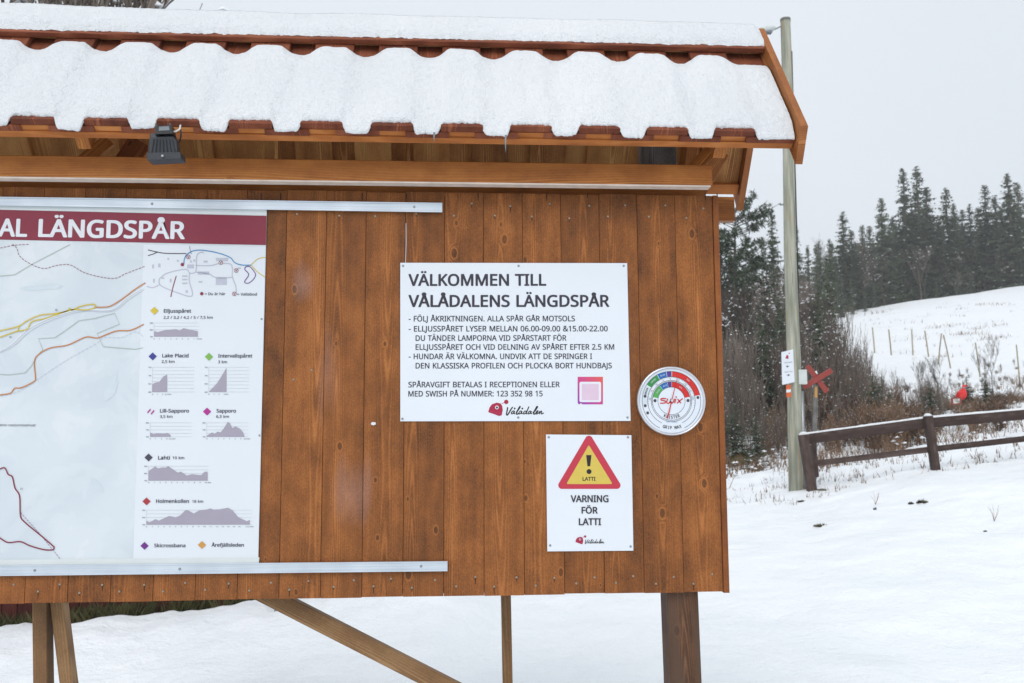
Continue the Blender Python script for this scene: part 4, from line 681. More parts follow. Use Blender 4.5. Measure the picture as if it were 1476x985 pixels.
# pale hill shading printed on the map
rs = random.Random(5)
def blot(cx, cy, rx, ry, ang):
    pts = []
    for i in range(22):
        t = -2*math.pi*i/22; q = 1+.35*N3(math.cos(t)*1.3+cx, math.sin(t)*1.3+cy)+.12*rs.uniform(-1, 1)
        u, v = rx*q*math.cos(t), ry*q*math.sin(t)
        pts.append((cx+u*math.cos(ang)-v*math.sin(ang), cy+u*math.sin(ang)+v*math.cos(ang)))
    return pts
ink('hill', 206,217,224); ink('hill2', 216,226,233)
for cx, cy, rx, ry, a_ in ((60,415,30,4,-.05),(160,560,8,20,.4),(140,700,14,5,.9)):
    poly_px(blot(cx, cy, rx, ry, a_), 'hill', YM-.0004, mp_, 'hill_shading')
txt('lens naturreservat', -2, 614.5, 51.5, 614.8, 3.6, 'navy', Y2, mp_, .0, .25, 2)
for t, px, py in (('10', 79, 448.5), ('10', 13, 487.5), ('2,5', 29, 706)):
    txt(t, px, py, px+3.5, py, 2.6, 'navy', Y2, mp_, .01, 0, 1)
# inset village map
roads = [[(108,190),(150,160),(245,140),(268,160),(300,150),(305,70),(330,50),(340,55)],
         [(300,120),(380,120),(420,110),(480,112),(492,140),(492,180),(510,230),(513,270)],
         [(300,155),(370,165),(405,183),(492,183)], [(268,160),(265,200),(280,280),(200,262),(130,234),(108,215),(108,190)], [(42,230),(75,236),(108,222)]]
for r_ in roads: stroke(ci(r_), 1.5, 'road', Y1, mp_, 'road_line')
for a_, b_, c_, d_ in ((405,185,463,222),(405,80,470,97),(310,152,370,168),(255,115,290,135),(228,172,256,180),(228,190,256,198),(228,210,256,218),(314,202,334,210),(75,190,84,210),(163,190,172,208),(340,95,362,104),(120,183,134,190),(102,110,114,130),(70,115,80,135),(200,90,210,100),(150,80,160,90),(246,250,258,264),(520,130,536,138),(270,92,278,106),(288,88,296,100)):
    poly_px(ci([(a_,b_),(a_,d_),(c_,d_),(c_,b_)]), 'road', Y1, mp_, 'house_mark')
stroke(ci([(48,38),(110,52),(160,57),(250,57)]), 1.1, 'black', Y2, mp_); stroke(ci([(48,68),(75,60),(100,48)]), 1.1, 'black', Y2, mp_)
stroke(ci([(267,18),(270,38),(276,60)]), .6, 'dgrey', Y2, mp_)
stroke(ci([(237,110),(240,85),(255,60),(290,42),(340,40),(420,55),(480,78),(505,105),(540,117),(590,118)]), 1.2, 'sky', Y3, mp_)
stroke(ci([(590,118),(620,90),(650,78),(668,80)]), 1.1, 'myellow', Y2, mp_); stroke(ci([(590,118),(620,150),(664,182)]), 1.1, 'myellow', Y2, mp_)
stroke(ci([(565,125),(557,140),(578,168),(556,205),(575,213),(600,195),(614,170),(605,150),(585,127),(565,125)]), 1.1, 'purple', Y3, mp_)
stroke(ci([(197,175),(182,225),(168,285)]), 1.2, 'crimson', Y2, mp_)
for cx, cy in ((229,115),(331,268)):
    x, y = ci([(cx,cy)])[0]; disc_px(x, y, 2.5, 'crimson', Y3, mp_, 'place_dot')
for cx, cy in ((260,75),(431,105),(512,146),(502,269)):
    x, y = ci([(cx,cy)])[0]; disc_px(x, y, 3.1, 'crimson', Y3, mp_, 'ring_mark'); disc_px(x, y, 2.3, 'pale', Y3-.0003, mp_, 'ring_mark')
    txt('V', x-1.7, y+1.7, x+1.7, y+1.7, 3.4, 'crimson', Y3-.0006, mp_, .05, 0, 1)
def ti(s, x0, x1, base, cap, **k):
    (a_, b_), (c_, d_) = ci([(x0, base), (x1, base)]); txt(s, a_, b_, c_, d_, cap/3.647, k.pop('mat', 'navy'), Y2, mp_, k.pop('bold', .012), 0, 2)
def tl(s, x0, x1, base, cap, **k):
    (a_, b_), (c_, d_) = cl([(x0, base), (x1, base)]); txt(s, a_, b_, c_, d_, cap/4.105, k.pop('mat', 'navy'), Y2, mp_, k.pop('bold', .012), 0, 2)
ti('= Du är här', 347, 455, 276, 14); ti('= Vallabod', 517, 621, 278, 14)
ti('Elljusspåret', 131, 275, 368, 18, bold=.018); ti('2,2 / 3,2 / 4,2 / 5 / 7,5 km', 130, 389, 400, 14)
ti('Lake Placid', 123, 261, 603, 18, bold=.018); ti('2,5 km', 120, 188, 632, 14)
ti('Intervallspåret', 417, 597, 604, 18, bold=.018); ti('3 km', 417, 464, 634, 14)
ti('Lill-Sapporo', 111, 264, 893, 18, bold=.018); ti('3,5 km', 111, 177, 921, 14)
ti('Sapporo', 408, 511, 893, 18, bold=.018); ti('6,5 km', 407, 474, 921, 14)
tl('Lahti', 155, 225, 380, 21, bold=.018); tl('10 km', 241, 310, 378, 16)
tl('Holmenkollen', 143, 338, 637, 21, bold=.018); tl('18 km', 357, 422, 636, 16)
tl('Skicrossbana', 132, 317, 899, 20, bold=.018); tl('Årefjällsleden', 471, 663, 896, 20, bold=.018)
def dia(x, y, r, mat): poly_px([(x, y-r), (x-r*1.05, y), (x, y+r), (x+r*1.05, y)], mat, Y3, mp_, 'diamond_mark')
for f_, cx, cy, m_ in ((ci,82,358,'myellow'),(ci,73,598,'blue'),(ci,369,600,'green'),(ci,359,888,'magenta'),(cl,99,368,'dgrey'),(cl,87,628,'dred'),(cl,75,891,'purple'),(cl,415,886,'dorange')):
    x, y = f_([(cx, cy)])[0]; dia(x, y, 5.7, m_)
x, y = ci([(62, 888)])[0]
for s_ in (-2.6, 2.6):
    poly_px([(x+s_-3.2+.6, y+s_*.35+2.0), (x+s_-2.0+.6, y+s_*.35+3.4), (x+s_+3.0+.2, y+s_*.35-1.8), (x+s_+1.8+.2, y+s_*.35-3.2)][::1], 'magenta', Y3, mp_, 'slash_mark')
def chart(f_, x0, x1, ytop, ybot, prof, rows, ylab, xlab, xr):
    for i in range(rows):
        yy = lerp(ytop, ybot, i/(rows-1)); stroke(f_([(x0, yy), (x1, yy)]), .35, 'grid', Y1, mp_, 'chart_line', sm=False)
    stroke(f_([(x0, ytop), (x0, ybot)]), .4, 'grid', Y1, mp_, 'chart_line', sm=False)
    poly_px(f_(prof), 'chart', Y2, mp_, 'elevation_profile')
    k = 3.647 if f_ is ci else 4.105
    for i, s in enumerate(ylab):
        yy = lerp(ytop, ybot, i/(len(ylab)-1)); (a_, b_) = f_([(x0-24*k/4, yy+4)])[0]
        txt(s, a_, b_, a_+4.2, b_, 1.7, 'dgrey', Y2, mp_, .01, 0, 1)
    (a_, b_), (c_, d_) = f_([(x0-2, ybot+15), (xr, ybot+15)]); txt(xlab, a_, b_, c_, d_, 1.7, 'dgrey', Y2, mp_, .01, 0, 1)
chart(ci, 80, 315, 422, 494, [(80,465),(100,470),(140,460),(195,455),(215,462),(235,450),(270,458),(310,466),(310,494),(80,494)], 5, ('900','800','700'), '0       1        2        3        4        5        6        7   7,5 km', 332)
chart(ci, 72, 292, 655, 785, [(70,745),(90,735),(107,733),(130,703),(149,694),(149,785),(70,785)], 8, ('750','700','650','600'), '0      1      2   2,5 km', 170)
chart(ci, 368, 580, 655, 785, [(368,785),(415,735),(461,658),(461,785)], 8, ('750','700','650','600'), '0      1      2      3 km', 470)
chart(cl, 108, 355, 163, 246, [(108,220),(128,230),(150,225),(190,228),(210,223),(230,235),(230,246),(108,246)], 5, ('800','750','700'), '0      1       2      3  3,5 km', 257)
chart(cl, 443, 688, 163, 246, [(443,240),(475,220),(490,228),(508,215),(525,220),(545,195),(568,157),(580,165),(595,195),(612,185),(640,198),(658,220),(668,246),(443,246)], 5, ('800','750','700'), '0       1       2       3       4       5       6    6,5 km', 700)
chart(cl, 98, 455, 420, 505, [(98,450),(138,421),(155,433),(180,427),(200,428),(215,420),(272,458),(290,452),(325,475),(355,467),(410,473),(430,453),(448,452),(448,505),(98,505)], 5, ('900','800','700'), '0      1      2      3      4      5      6      7      8      9     10 km', 468)
chart(cl, 86, 712, 680, 766, [(86,745),(105,752),(140,733),(160,742),(220,714),(260,722),(285,712),(315,682),(330,680),(367,700),(400,680),(440,677),(465,670),(485,677),(520,675),(570,666),(595,680),(630,722),(680,745),(698,738),(698,764),(86,766)], 5, ('900','800','700'), '0      1      2      3      4      5      6      7      8      9     10     11     12    13    14    15    16      17,5 km', 720)
screw(377, 460, YM, mp_, .004); screw(374, 628, YM, mp_, .004)

# aluminium rails clamping the map
def rail(pts_left, pts_right, label, lip_top):
    (xa, t0, b0), (xb, t1, b1) = pts_left, pts_right
    Y = -.008
    o = MB()
    P = [at(xa, t0, Y-.007), at(xb, t1, Y-.007), at(xb, b1, Y-.007), at(xa, b0, Y-.007)]
    o.prism(P, (0,0,0), (0,.0072,0))
    # raised lips along both edges make it a channel profile
    for (ua, ub) in (((t0, t0+1.6), (t1, t1+1.6)), ((b0-2.2, b0), (b1-2.2, b1))):
        Q = [at(xa, ua[0], Y-.0105), at(xb+.01, ub[0], Y-.0105), at(xb+.01, ub[1], Y-.0105), at(xa, ua[1], Y-.0105)]
        o.prism(Q, (0,0,0), (0,.0034,0))
    c_ = at((max(xa, 0)+xb)/2, (t0+b1)/2, Y)
    root = empty('aluminium_rail', c_, label, 'rail', 'aluminium rails clamping the trail map')
    o.build('rail_profile', M['alu'], root); return root
r1 = rail((XL, 278, 290), (637.5, 292.6, 306.2), 'upper silver aluminium rail above the red title band of the map', True)
for px, py in ((219, 294), (597, 298.5)): screw(px, py, -.015, r1, .005)
r2 = rail((XL, 819, 835), (645, 809.3, 823.6), 'lower silver aluminium rail below the trail map', False)
for px, py in ((50, 822.5), (259, 820.5), (607, 816.5)): screw(px, py, -.015, r2, .005)

# ------------------------------------------------------------------ welcome sign and warning sign
def beanie(parent, f_, Y, s=1.):
    poly_px(f_([(545,885),(552,862),(565,845),(590,836),(612,840),(620,852),(624,875),(618,905),(603,909),(575,898),(547,889)][::1][::-1]), 'logo', Y, parent, 'beanie_mark')
    cx, cy = f_([(643,832)])[0]; r = (f_([(655,832)])[0][0]-cx); disc_px(cx, cy, r, 'logo', Y, parent, 'pompom_mark', 12)
    stroke(f_([(618,842),(630,836),(640,832)]), .6, 'logo', Y, parent, 'string_mark')
    cx, cy = f_([(592,862)])[0]; disc_px(cx, cy, r*.85, 'white', Y-.0004, parent, 'badge_mark', 12); disc_px(cx, cy+.1, r*.5, 'black', Y-.0007, parent, 'badge_mark', 10)
    stroke(f_([(552,880),(580,890),(616,893)]), max(.25, .5*s), 'pink', Y-.0004, parent, 'stripe_mark')
SCRIPT = [[(540,240),(530,300),(515,385),(530,405),(560,370),(600,300),(645,235)],
 [(680,325),(655,318),(625,345),(618,375),(640,378),(668,350),(686,325),(672,372),(700,375)], [(675,262),(690,258),(695,270),(682,278),(675,266)],
 [(722,345),(760,300),(800,235),(795,228),(770,270),(725,360),(735,388),(770,370)],
 [(835,325),(810,320),(780,350),(778,378),(800,378),(828,350),(842,325),(830,372),(860,372)], [(835,265),(850,260),(857,270),(843,278),(835,268)],
 [(935,325),(905,322),(878,350),(876,380),(900,378),(935,340),(970,270),(990,225),(960,290),(930,372),(955,375)],
 [(1030,328),(1005,322),(975,350),(972,378),(995,378),(1022,350),(1038,325),(1028,372),(1058,368)],
 [(1070,355),(1110,320),(1150,265),(1168,230),(1155,228),(1125,280),(1090,350),(1092,385),(1125,375)],
 [(1125,360),(1160,350),(1180,325),(1168,315),(1145,335),(1135,370),(1155,383),(1195,355)],
 [(1215,320),(1205,380),(1225,345),(1250,322),(1255,335),(1245,375),(1265,380),(1300,358)]]
def script(parent, x0, y0, x1, y1, cap, Y, bold=.0):
    k = (x1-x0)/(1300-505)
    for pts in SCRIPT:
        stroke([(x0+(x-505)*k, y0+(y-383)*k) for x, y in pts], 26*k if pts[0][0] in (540, 722, 1070) else 20*k, 'black', Y, parent, 'script_letter')
c6 = lambda pts: [(560+x/3.789, 360+y/3.789) for x, y in pts]
c7 = lambda pts: [(770+x/3.283, 510+y/3.283) for x, y in pts]
ws = empty('welcome_sign', at(742, 493, -.004), 'large white sign of dark lettering headed VÄLKOMMEN TILL VÅLÅDALENS LÄNGDSPÅR', 'sign')
slab_px([(577,379),(904,379.5),(909,607),(577,607.5)][::-1], -.002, .004, M['sheet'], ws, 'sign_panel')
YS = -.0068
for s, x0, x1, b_, cap, bo in (('VÄLKOMMEN TILL', 588.5, 787.5, 411.7, 16.3, .026), ('VÅLÅDALENS LÄNGDSPÅR', 588.5, 878.5, 442.1, 16.5, .026),
    ('- FÖLJ ÅKRIKTNINGEN. ALLA SPÅR GÅR MOTSOLS', 589, 828.7, 463.2, 7.8, .016), ('- ELLJUSSPÅRET LYSER MELLAN 06.00-09.00 &15.00-22.00', 589, 876, 477.7, 7.8, .016),
    ('DU TÄNDER LAMPORNA VID SPÅRSTART FÖR', 599, 816.5, 491.2, 7.8, .016), ('ELLJUSSPÅRET OCH VID DELNING AV SPÅRET EFTER 2.5 KM', 599, 885.4, 504.1, 7.8, .016),
    ('- HUNDAR ÄR VÄLKOMNA. UNDVIK ATT DE SPRINGER I', 589, 853.5, 517.6, 7.8, .016), ('DEN KLASSISKA PROFILEN OCH PLOCKA BORT HUNDBAJS', 599, 882, 531, 7.8, .016),
    ('SPÅRAVGIFT BETALAS I RECEPTIONEN ELLER', 588.5, 806.8, 558.2, 7.8, .016), ('MED SWISH PÅ NUMMER: 123 352 98 15', 588.5, 782.2, 571.4, 7.8, .016)):
    txt(s, x0, b_+.3, x1, b_, cap, 'ink', YS, ws, bo)
beanie(ws, c6, YS); script(ws, 729.4, 597, 783.8, 596.4, 10.5, YS, .004)
g = NT('payment_frame_print', .45); tcg = g.n('TexCoord').outputs['Object']; sxg = g.n('SeparateXYZ'); g.l(tcg, sxg.inputs[0])
g.col(g.ramp(g.math('ADD', g.math('MULTIPLY', g.math('ADD', sxg.outputs[0], sxg.outputs[2]), 6.), .5), [(0., srgb(150,60,165)), (.5, srgb(196,62,130)), (1., srgb(214,86,84))])); M['frameprint'] = g.mat
poly_px(c6([(1033,695),(1033,838),(1042,846),(1050,838),(1060,845),(1171,845),(1171,695)]), 'frameprint', YS, ws, 'payment_frame')
poly_px(round_poly(c6([(1043,722),(1043,833),(1161,833),(1161,722)]), 2.5), 'white', YS-.0004, ws, 'payment_field')
poly_px(round_poly(c6([(1056,734),(1056,822),(1148,822),(1148,734)]), 1.2), 'fieldpink', YS-.0007, ws, 'payment_field')
for px, py in ((581,383.5),(747.5,383.5),(899,383.5),(580,604),(747,602),(904.5,602)): screw(px, py, -.006, ws, .0045)

wn = empty('warning_sign', at(850, 710, -.004), 'white portrait sign with a red and yellow warning triangle reading VARNING FÖR LATTI', 'sign')
slab_px([(787,626.5),(910,627.5),(913,794),(789,795)][::-1], -.002, .004, M['sheet'], wn, 'sign_panel')
poly_px(round_poly(c7([(258.5,372),(101,640),(422,640)]), 5.2, 6), 'red', YS, wn, 'red_triangle')
poly_px(round_poly(c7([(258.5,432),(152,617),(371,617)]), 1.2, 4), 'yellow', YS-.0004, wn, 'yellow_triangle')
poly_px(c7([(246,480),(252,533),(265,533),(271,480)]), 'black', YS-.0008, wn, 'exclamation_bar')
x, y = c7([(259.5,558)])[0]; disc_px(x, y, 3.6, 'black', YS-.0008, wn, 'exclamation_dot')
for s, x0, x1, b_, cap, bo in (('LATTI', 229, 290, 601, 17, .028), ('VARNING', 173, 352, 702, 31, .028), ('FÖR', 224, 301, 756, 30, .028), ('LATTI', 211, 317, 811, 31, .028)):
    (a_, q1), (c_, q2) = c7([(x0, b_), (x1, b_)]); txt(s, a_, q1, c_, q2, cap/3.283, 'ink' if cap > 20 else 'black', YS-.0008, wn, bo)
c8 = lambda pts: [(770+(195+(x-545)*.47)/3.283, 510+(867+(y-836)*.47)/3.283) for x, y in pts]
beanie(wn, c8, YS, .5); (a_, q1), (c_, q2) = c7([(240, 897), (332, 896)]); script(wn, a_, q1, c_, q2, 5.6, YS)
for px, py in ((791,630.5),(905,630.5),(793,786.5),(909,788)): screw(px, py, -.006, wn, .0045)

# ------------------------------------------------------------------ ski wax thermometer
dc = at(968.5, 578, -.03)
dl = empty('wax_thermometer', dc, 'round silver rimmed ski wax thermometer dial with green blue and red bands', 'thermometer')
RO_ = .1285
def lathe(prof, name, mat, parent, n=72):
    vs, fs = [], []
    for r, y in prof: vs += [(dc.x+r*math.cos(2*math.pi*i/n), y, dc.z+r*math.sin(2*math.pi*i/n)) for i in range(n)]
    for k in range(len(prof)-1): fs += [(k*n+i, k*n+(i+1) % n, (k+1)*n+(i+1) % n, (k+1)*n+i) for i in range(n)]
    o = mesh_obj(name, vs, fs, mat, parent, dc, True); return o
lathe([(.118,0),(RO_*.985,-.006),(RO_,-.016),(RO_*.99,-.026),(RO_*.965,-.031),(RO_*.94,-.030),(RO_*.925,-.024),(.1165,-.0225)], 'rim', M['dialrim'], dl)
def ring(r0, r1, a0, a1, mat, y, name, n=None):
    n = n or max(4, int(abs(a1-a0)/4)); k = RO_/165
    A = [R(a0+(a1-a0)*i/n) for i in range(n+1)]
    vs = [(dc.x+r0*k*math.cos(t), y, dc.z+r0*k*math.sin(t)) for t in A]+[(dc.x+r1*k*math.cos(t), y, dc.z+r1*k*math.sin(t)) for t in A]
    return mesh_obj(name, vs, [(i, i+1, n+2+i, n+1+i) for i in range(n)], M[mat], dl, dc)
M['dialface_'] = M['dialface']
ring(0.01, 152, 0, 360, 'dialface', -.0230, 'dial_face', 72)
for r0, r1, segs in ((115, 140, ((147,118,'dgreen'),(118,99,'dblue'),(99,88,'dpurple'),(88,11,'dred2'))), (66, 90, ((169,127,'dgreen2'),(127,102,'dblue'),(102,88,'dpurple'),(88,12,'dred2')))):
    for a0, a1, m_ in segs: ring(r0, r1, a0-.5, a1+.5, m_, -.0234, 'colour_band')
ring(115, 140, 188, 149, 'hill', -.0234, 'colour_band')
for r0 in (114, 140, 97, 65, 91):
    ring(r0-.8, r0+.8, -65 if r0 > 110 else 0, 245 if r0 > 110 else 360, 'black', -.0238, 'scale_ring', 72)
tk = MB(); k_ = RO_/165
for i in range(0, 49):
    t = R(190-i*4.2)
    for r0, r1 in ((109, 114), (91, 96)):
        n_ = Vector((-math.sin(t), 0, math.cos(t)))*.0004; a_ = Vector((math.cos(t), 0, math.sin(t)))
        c_ = Vector((dc.x, -.0240, dc.z)); q = [c_+a_*r0*k_-n_, c_+a_*r1*k_-n_, c_+a_*r1*k_+n_, c_+a_*r0*k_+n_]; tk.add(q, [(0,1,2,3)])
tag(mesh_obj('scale_ticks', tk.v, tk.f, M['black'], dl, dc), kind='stuff')
def dtext(s, r, ang, cap, mat, bold=.01, flip=False, rad=True):
    """characters set round the dial"""
    mb = MB(); step = cap*(.80 if cap > 10 else .85)/r
    for i, ch in enumerate(s):
        off = (i-(len(s)-1)/2)*step
        t = R(ang) + (off if flip else -off)
        if ch == ' ': continue
        vs, fs = text_mesh(ch, bold, 0, 2); w_ = max(v.x for v in vs)+min(v.x for v in vs)
        rot = t+math.pi/2 if flip else t-math.pi/2
        c_, s_ = math.cos(rot), math.sin(rot)
        sc = cap*k_/CAPH; out = []
        for v in vs:
            u, q = (v.x-w_/2)*sc*.82, (v.y-CAPH/2)*sc
            out.append((dc.x+r*k_*math.cos(t)+u*c_-q*s_, -.0242-v.z*.004, dc.z+r*k_*math.sin(t)+u*s_+q*c_))
        mb.add(out, fs)
    return mesh_obj('dial_lettering', mb.v, mb.f, M[mat], dl, dc)
dtext('GRIP WAX', 126, 270, 14, 'black', .02, True); dtext('KLISTER', 77, 270, 14, 'black', .02, True)
for t_, n_ in zip(range(176, 0, -21), ('-20','-15','-10','-5','0','+5','+10','+15','+20')): dtext(n_, 104, t_, 7, 'dgrey')
for s_, a_ in (('GREEN', 132), ('BLUE', 108), ('RED', 50)):
    dtext(s_, 128, a_, 7, 'white', .01); dtext(s_, 78, a_ + (12 if a_ == 132 else 4), 6, 'white', .01)
def dot(r, ang, rad_, mat='dgrey'):
    t = R(ang); c0 = (dc.x+r*k_*math.cos(t), dc.z+r*k_*math.sin(t))
    vs = [(c0[0]+rad_*k_*math.cos(i*math.pi/7), -.0241, c0[1]+rad_*k_*math.sin(i*math.pi/7)) for i in range(14)]
    mesh_obj('symbol_mark', vs, [tuple(range(14))[::-1][::-1]], M[mat], dl, dc)
for a_ in (170, 190, 206, 7): dot(128, a_, 7)
for a_ in (1, 179): dot(79, a_, 7.5)
dtext('GREEN', 128, 159, 8, 'black', .03)
cdl = lambda pts: [(915+x/9.206, 525+y/9.206) for x, y in pts]
for pts in ([(418,458),(365,457),(347,464),(352,478),(400,488),(408,502),(395,516),(335,520)], [(438,458),(424,500),(432,518),(452,518),(474,490),(482,460)], [(482,460),(472,505),(482,519),(500,516),(516,495),(526,460)],
            [(545,462),(530,520)], [(566,462),(585,485),(612,520)], [(638,458),(600,485),(560,521)]):
    stroke(cdl(pts), 1.55, 'dred2', -.0246, dl, 'logo_letter')
x, y = cdl([(549,437)])[0]; disc_px(x, y, 1.1, 'dred2', -.0246, dl, 'logo_dot', 10)
(a_, q1), (c_, q2) = c7([(624, 325), (678, 326)]); txt('SKI WAX', a_, q1, c_, q2, 1.5, 'dblue', -.0246, dl, .0, 0, 1, 'dial_lettering')
def p7(x, y, Y): 
    q = c7([(x, y)])[0]; return at(q[0], q[1], Y)
a_, b_ = p7(631, 306, -.0265), p7(677, 113, -.0265); d = (b_-a_).normalized(); n_ = Vector((d.z, 0, -d.x))
MB().prism([a_-n_*.0022, b_-n_*.0005, b_+n_*.0005, a_+n_*.0022], (0,0,0), (0,.001,0)).build('needle', M['dred2'], dl)
c_ = p7(652, 222, -.0265); MB().tube([c_+Vector((0,.002,0)), c_+Vector((0,-.002,0))], .005, 14).build('needle_hub', M['dialrim'], dl)

# ------------------------------------------------------------------ small things stuck to the planks
p = at(538, 611, -.001)
tag(mesh_obj('paper_scrap', [p+Vector(v) for v in ((-.009,-.001,.000),(-.004,-.004,.006),(.008,-.002,.005),(.010,-.005,-.002),(.002,-.003,-.006),(-.006,-.001,-.004))], [(0,5,4,3,2,1)], M['white']),
    'tiny torn white paper scrap stuck to the brown planks right of the map', 'paper scrap')
a_, b_ = at(585.2, 322, -.0015), at(584.6, 380, -.0015)
tag(MB().tube([a_, a_.lerp(b_, .5)+Vector((.0012,0,0)), b_], .0011, 5).build('white_string', M['white']), 'short white string hanging down the planks above the welcome sign', 'string')

# ------------------------------------------------------------------ floodlight under the eave
fl = empty('floodlight', at(238, 200, -.36), 'black floodlight seen from behind hanging under the roof eave', 'floodlight')
YL = -.36
def cf(x, y, Y=YL): return at(214+(x/2.952-214)*.93, y/2.952-5.5, Y)
o = MB()
back = [cf(648,600), cf(742,598), cf(757,615), cf(764,668), cf(636,672), cf(638,618)]
front = [cf(640,585,YL+.045), cf(752,583,YL+.045), cf(772,632,YL+.045), cf(780,682,YL+.045), cf(627,684,YL+.045), cf(632,630,YL+.045)]
o.add(back+front, [(5,4,3,2,1,0)]+[(i, (i+1) % 6, 6+(i+1) % 6, 6+i) for i in range(6)]+[(6,7,8,9,10,11)])
o.build('housing', M['blackmetal'], fl)
fr = MB(); A_ = [cf(624,668,YL-.005), cf(776,664,YL-.005), cf(780,690,YL-.005), cf(626,697,YL-.005)]
fr.prism(A_, (0,0,0), (0,.055,.0)).build('front_frame', M['blackmetal'], fl)
for i in range(7):
    u = i/6; a_ = cf(lerp(655,738,u), 606, YL-.004); b_ = cf(lerp(645,752,u), 662, YL-.004)
    MB().tube([a_, b_], .0018, 5).build('cooling_fin', M['blackmetal'], fl)
MB().prism([cf(664,553,YL-.01), cf(735,549,YL-.01), cf(742,585,YL-.01), cf(662,588,YL-.01)], (0,0,0), (0,.04,0)).build('driver_box', M['blackplastic'], fl)
MB().prism([cf(680,556,YL-.012), cf(726,554,YL-.012), cf(728,571,YL-.012), cf(679,573,YL-.012)], (0,0,0), (0,.003,0)).build('window', M['glass'], fl)
for x in (668, 730):
    MB().tube([cf(x,600,YL+.01), cf(x,560,YL+.03), cf(x,545,YL+.06)], .004, 6).build('bracket', M['blackmetal'], fl)
c_ = cf(697,681,YL-.006); MB().tube([c_, c_+Vector((0,-.004,0))], .004, 8).build('bolt', M['steel'], fl)
MB().tube([cf(738,578,YL+.01), cf(758,576,YL), cf(775,566,YL+.02), cf(778,550,YL+.05)], .0028, 7).build('cable', M['whitecable'], fl, None, True)
MB().tube([cf(778,566,YL+.03), cf(781,590,YL+.03), cf(774,620,YL+.035), cf(768,625,YL+.035)], .0028, 7).build('cable', M['blackplastic'], fl, None, True)

# ------------------------------------------------------------------ utility pole and what hangs on it
def ground_at(px, D):
    """ground point in the direction of column px at depth D"""
    d = ray(px, 640); y = CAM.y+D; t = D/d.y; x = CAM.x+d.x*t
    return Vector((x, y, ground_rough(x, y)))
DP = 13.95
pb = ground_at(1147.5, DP); YP = pb.y
pt = at(1132, 28, YP)
pb_ = at(1147.5, 712, YP); pb.x = pb_.x
pole = empty('utility_pole', pb, 'tall weathered grey green wooden utility pole leaning slightly left beyond the roof', 'utility pole')
seg = [Vector((lerp(pb.x, pt.x, t), lerp(YP, pt.y, t), lerp(pb.z-.3, pt.z, t))) for t in (0,.12,.3,.5,.7,.85,1)]
for i, s in enumerate(seg[1:-1]): s.x += .012*math.sin(i*2.1)
rd = [.116,.114,.106,.098,.090,.085,.080]
n = 24; vs = []
for s, r in zip(seg, rd): vs += [s+Vector((math.cos(2*math.pi*j/n)*r*(1+.03*N3(j,s.z)), math.sin(2*math.pi*j/n)*r, 0)) for j in range(n)]
fs = [(i*n+j, i*n+(j+1) % n, (i+1)*n+(j+1) % n, (i+1)*n+j) for i in range(len(seg)-1) for j in range(n)]+[tuple((len(seg)-1)*n+j for j in range(n))]
mesh_obj('pole_shaft', vs, fs, M['polewood'], pole, seg[0]+Vector((0,0,.3)), True)
c_ = pt+Vector((0,0,.0)); MB().tube([c_+Vector((0,0,-.03)), c_+Vector((0,0,.008))], [.086,.082], 20).build('pole_cap', M['greypost'], pole)
def side(py, off, dy=-.03): 
    q = at(lerp(1132,1147.5,(py-28)/684), py, YP); r = lerp(.08,.116,(py-28)/684); return q+Vector((r*off, dy, 0))
MB().tube([side(y_, 1.02) for y_ in (75, 200, 330, 450, 540)], .010, 6).build('cable', M['blackplastic'], pole, None, True)
MB().box(tuple(at(1149.5,554,YP-.10)-Vector((0,.0,0))), tuple(at(1163,533,YP-.10)+Vector((0,.10,0)))).build('junction_box', M['greyplastic'], pole)
MB().tube([at(1154.5,553,YP-.05), at(1155,566,YP-.05)], .018, 8).build('cable_gland', M['blackplastic'], pole)
MB().tube([at(1156,564,YP-.05), at(1158,640,YP-.05), at(1160,706,YP-.05)], .027, 12).build('conduit', M['steel'], pole, None, True)
for y_ in (584, 686): 
    a_ = at(1152,y_,YP-.07); MB().box(tuple(a_+Vector((0,0,-.008))), tuple(at(1161,y_,YP-.07)+Vector((0,.05,.008)))).build('pipe_clamp', M['steel'], pole)
# lamp head on an arm
lm = empty('street_lamp', at(1122, 40, YP), 'grey streetlamp head on a thin arm at the top of the wooden pole', 'street lamp')
MB().tube([at(1130,36,YP), at(1122,40,YP-.02), at(1116,43,YP-.05)], .012, 6).build('lamp_arm', M['steel'], lm)
hd = []; c_ = at(1106, 42.5, YP-.08)
for i, (u, r) in enumerate(((-.16,.02),(-.12,.055),(-.02,.075),(.08,.06),(.13,.03))):
    hd.append([(c_.x+u, c_.y+r*math.cos(t*math.pi/5)*1.2, c_.z+u*.15+r*.75*math.sin(t*math.pi/5)) for t in range(10)])
MB().add([v for h in hd for v in h], [(i*10+j, i*10+(j+1) % 10, (i+1)*10+(j+1) % 10, (i+1)*10+j) for i in range(4) for j in range(10)]+[tuple(range(10)), tuple(range(40, 50))]).build('lamp_head', M['greyplastic'], lm, None, True)
MB().box((c_.x-.09, c_.y-.05, c_.z-.068), (c_.x+.07, c_.y+.05, c_.z-.05)).build('lamp_glass', M['glass'], lm)
